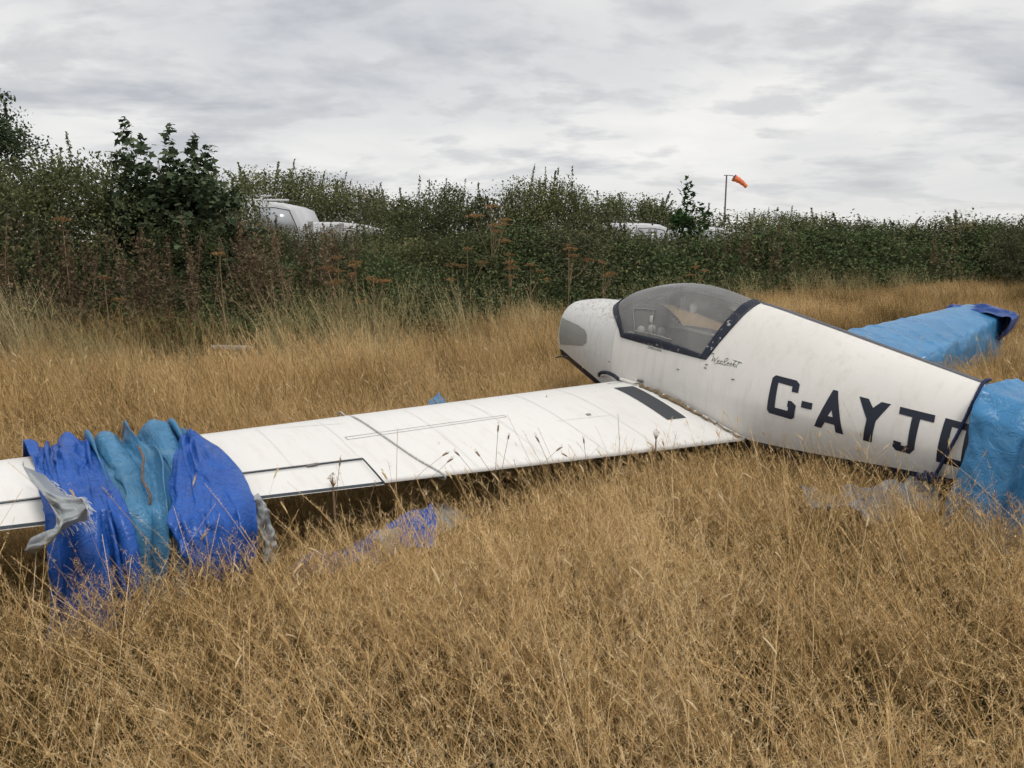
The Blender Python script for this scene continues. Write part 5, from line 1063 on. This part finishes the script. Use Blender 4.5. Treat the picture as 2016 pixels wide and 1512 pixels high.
# ================================================================== things beyond the hedge
M_VAN = simple('van_paint', (.55, .56, .58), .35, .06, 2.); M_PANE = MT('vehicle_glass').col((.42, .44, .47)).rough(.15).spec(.6).m; M_TRIM = simple('black_trim', (.02, .02, .022), .6)  # light grey of the panes is a painted sky reflection
def van(name, right_px, roof_py, Yd, Lv, label, rack=False, hood=.30):
    """side profile extruded across; the blunt end is at the right"""
    e_ = at(right_px, roof_py, Yd); H = e_[2]; e = empty(name, (e_[0] - Lv/2, Yd + .95, 0))
    pr = [(-Lv/2, .35), (-Lv/2, H - .25), (-Lv/2 + .12, H - .06), (-Lv/2 + .5, H), (Lv/2 - 1.0, H), (Lv/2 - .55, H - .04), (Lv/2 - hood, H - .14), (Lv/2 - .12, H - .55), (Lv/2, H - 1.1), (Lv/2, .35)]
    n = len(pr); V = []
    for yy_, k_ in ((-.95, .97), (-.90, 1.), (.90, 1.), (.95, .97)): V += [(a*(.99 if k_ < 1 else 1), yy_, .35 + (b - .35)*k_) for a, b in pr]
    Fq = np.array([[j*n + i, j*n + (i + 1) % n, (j + 1)*n + (i + 1) % n, (j + 1)*n + i] for j in range(3) for i in range(n)]); caps = [np.arange(n)[None, ::-1], (np.arange(n) + 3*n)[None]]
    obj('body', mesh_np('body', V, [Fq] + caps, [M_VAN]), e)
    def pane(nm, pts, m, y=-.957):
        c = np.array([(a, y, b) for a, b in pts] + [(a, y + .01, b) for a, b in pts]); k_ = len(pts); f_ = [np.arange(k_)[None], np.array([[i, k_ + i, k_ + (i + 1) % k_, (i + 1) % k_] for i in range(k_)])]; return obj(nm, mesh_np(nm, c, f_, [m]), e)
    g_ = [(Lv/2 - 1.15, H - .72), (Lv/2 - .20, H - .72), (Lv/2 - .42, H - .22), (Lv/2 - .75, H - .16), (Lv/2 - 1.15, H - .16)]
    w_ = pane('window_seal', [(a*1.0 + (.02 if a > Lv/2 - .9 else -.02), b + (.02 if b > H - .5 else -.02)) for a, b in g_], M_TRIM); w_ = pane('side_window', g_, M_PANE, -.962)
    pane('side_panel_line', [(Lv/2 - 1.22, .5), (Lv/2 - 1.20, .5), (Lv/2 - 1.20, H - .1), (Lv/2 - 1.22, H - .1)], M_TRIM, -.958)
    for wx in (-Lv/2 + .9, Lv/2 - .8):
        V2, F2 = tube_arr([(wx, -.97, .33), (wx, -.75, .33)], .33, 20); wl = obj('wheel', mesh_np('wheel', V2, [F2, np.arange(20)[None]], [M_RUBBER]), e); V2, F2 = tube_arr([(wx, -.98, .33), (wx, -.96, .33)], .2, 16); obj('rim', mesh_np('rim', V2, [F2, np.arange(16)[None]], [M_METAL]), wl)
    if rack:
        for yy_ in (-.75, .75): box_obj('roof_rack_bar', (-.1, yy_, H + .13), (Lv - 1.6, .05, .05), M_VAN, e)
        for xx_ in np.linspace(-Lv/2 + .8, Lv/2 - 1.1, 4): box_obj('rack_foot', (xx_, -.75, H + .06), (.05, .05, .12), M_VAN, e)
    return tag(e, label, 'van')
van('parked_van', 603, 396, 18., 5.0, 'tall white van with a roof rack behind the hedge', True)
van('parked_van', 748, 437, 18.5, 2.6, 'low dirty white van roof right of the tall van', False, .2)
van('parked_van', 1335, 439, 22.5, 2.9, 'white vehicle roof behind the narrow sapling', False, .3)
van('parked_van', 1455, 446, 23.5, 1.9, 'white vehicle below the windsock pole', False, .3)
van('parked_van', 1602, 452, 30., 1.9, 'small white vehicle seen through the hedge right of the windsock', False, .3)
# weathered paling fence in front of the vehicles
M_PALING = simple('weathered_timber', (.24, .235, .225), .95, .3, 9.)
def fence(px0, px1, top_, Yd, n, label):
    a = at(px0, top_, Yd); b = at(px1, top_, Yd); e = empty('paling_fence', (a[0], Yd, 0)); r = np.random.default_rng(int(px0)); L_ = b[0] - a[0]; me = None
    for i in range(n):
        h = a[2]*r.uniform(.93, 1.03); x = L_*i/(n - 1); o = box_obj('paling', (0, 0, h/2), (.09, .018, h), M_PALING, e); o.location = (x, 0, 0); o.rotation_euler = (0, r.normal(0, .015), 0)
    for z in (.5, a[2]*.75): box_obj('rail', (L_/2, .03, z), (L_ + .1, .035, .08), M_PALING, e)
    return tag(e, label, 'fence')
fence(560, 730, 441, 14.5, 13, 'weathered grey paling fence half hidden below the white vans'); fence(1175, 1290, 446, 19.8, 10, 'grey paling fence half hidden before the white vehicle at the sapling')
# windsock
Yw = 46.; a = at(1428, 430, Yw); tp = at(1430.5, 346, Yw); e = empty('windsock', (tp[0], Yw, 0)); H = tp[2]; M_POLE = simple('galvanised_pole', (.13, .13, .135), .6); M_SOCK = simple('orange_windsock_cloth', (.80, .22, .10), .8, .12, 3.)
V, Fq = tube_arr([(0, 0, 0), (0, 0, H*.5), (0, 0, H)], [.06, .055, .045], 10); obj('pole', mesh_np('pole', V, Fq, [M_POLE], True), e)
V, Fq = tube_arr([(-.17, 0, H + .02), (.1, 0, H + .03), (.38, 0, H + .0), (.42, 0, H - .06)], .022, 6); obj('cross_arm', mesh_np('cross_arm', V, Fq, [M_POLE], True), e)
c0 = np.array([.44, 0, H - .12]); c1 = at(1470, 368, Yw) - np.array([tp[0], Yw, 0]); t = np.linspace(0, 1, 14); cl = c0 + (c1 - c0)*t[:, None] + np.array([0, 0, 1.])*(.06*np.sin(math.pi*t))[:, None]; V, Fq = tube_arr(cl, .20 - .10*t + .012*np.sin(t*22), 16)
so = obj('sock', mesh_np('sock', V, Fq, [M_SOCK], True), e); V, Fq = tube_arr([c0 + (c1 - c0)*q for q in (-.02, .0, .02)], .205, 16); obj('hoop', mesh_np('hoop', V, Fq, [M_POLE], True), so)
tag(e, 'orange windsock hanging from a dark pole above the hedge', 'windsock')
# weathered plank lying at the hedge foot
pb = at(455, 684, 8.3); o = box_obj('weathered_plank', (0, 0, 0), (.42, .10, .04), M_PALING, None, .006); o.location = pb; o.rotation_euler = (0, .03, .1); tag(o, 'pale weathered plank lying in grass below the maple', 'plank')
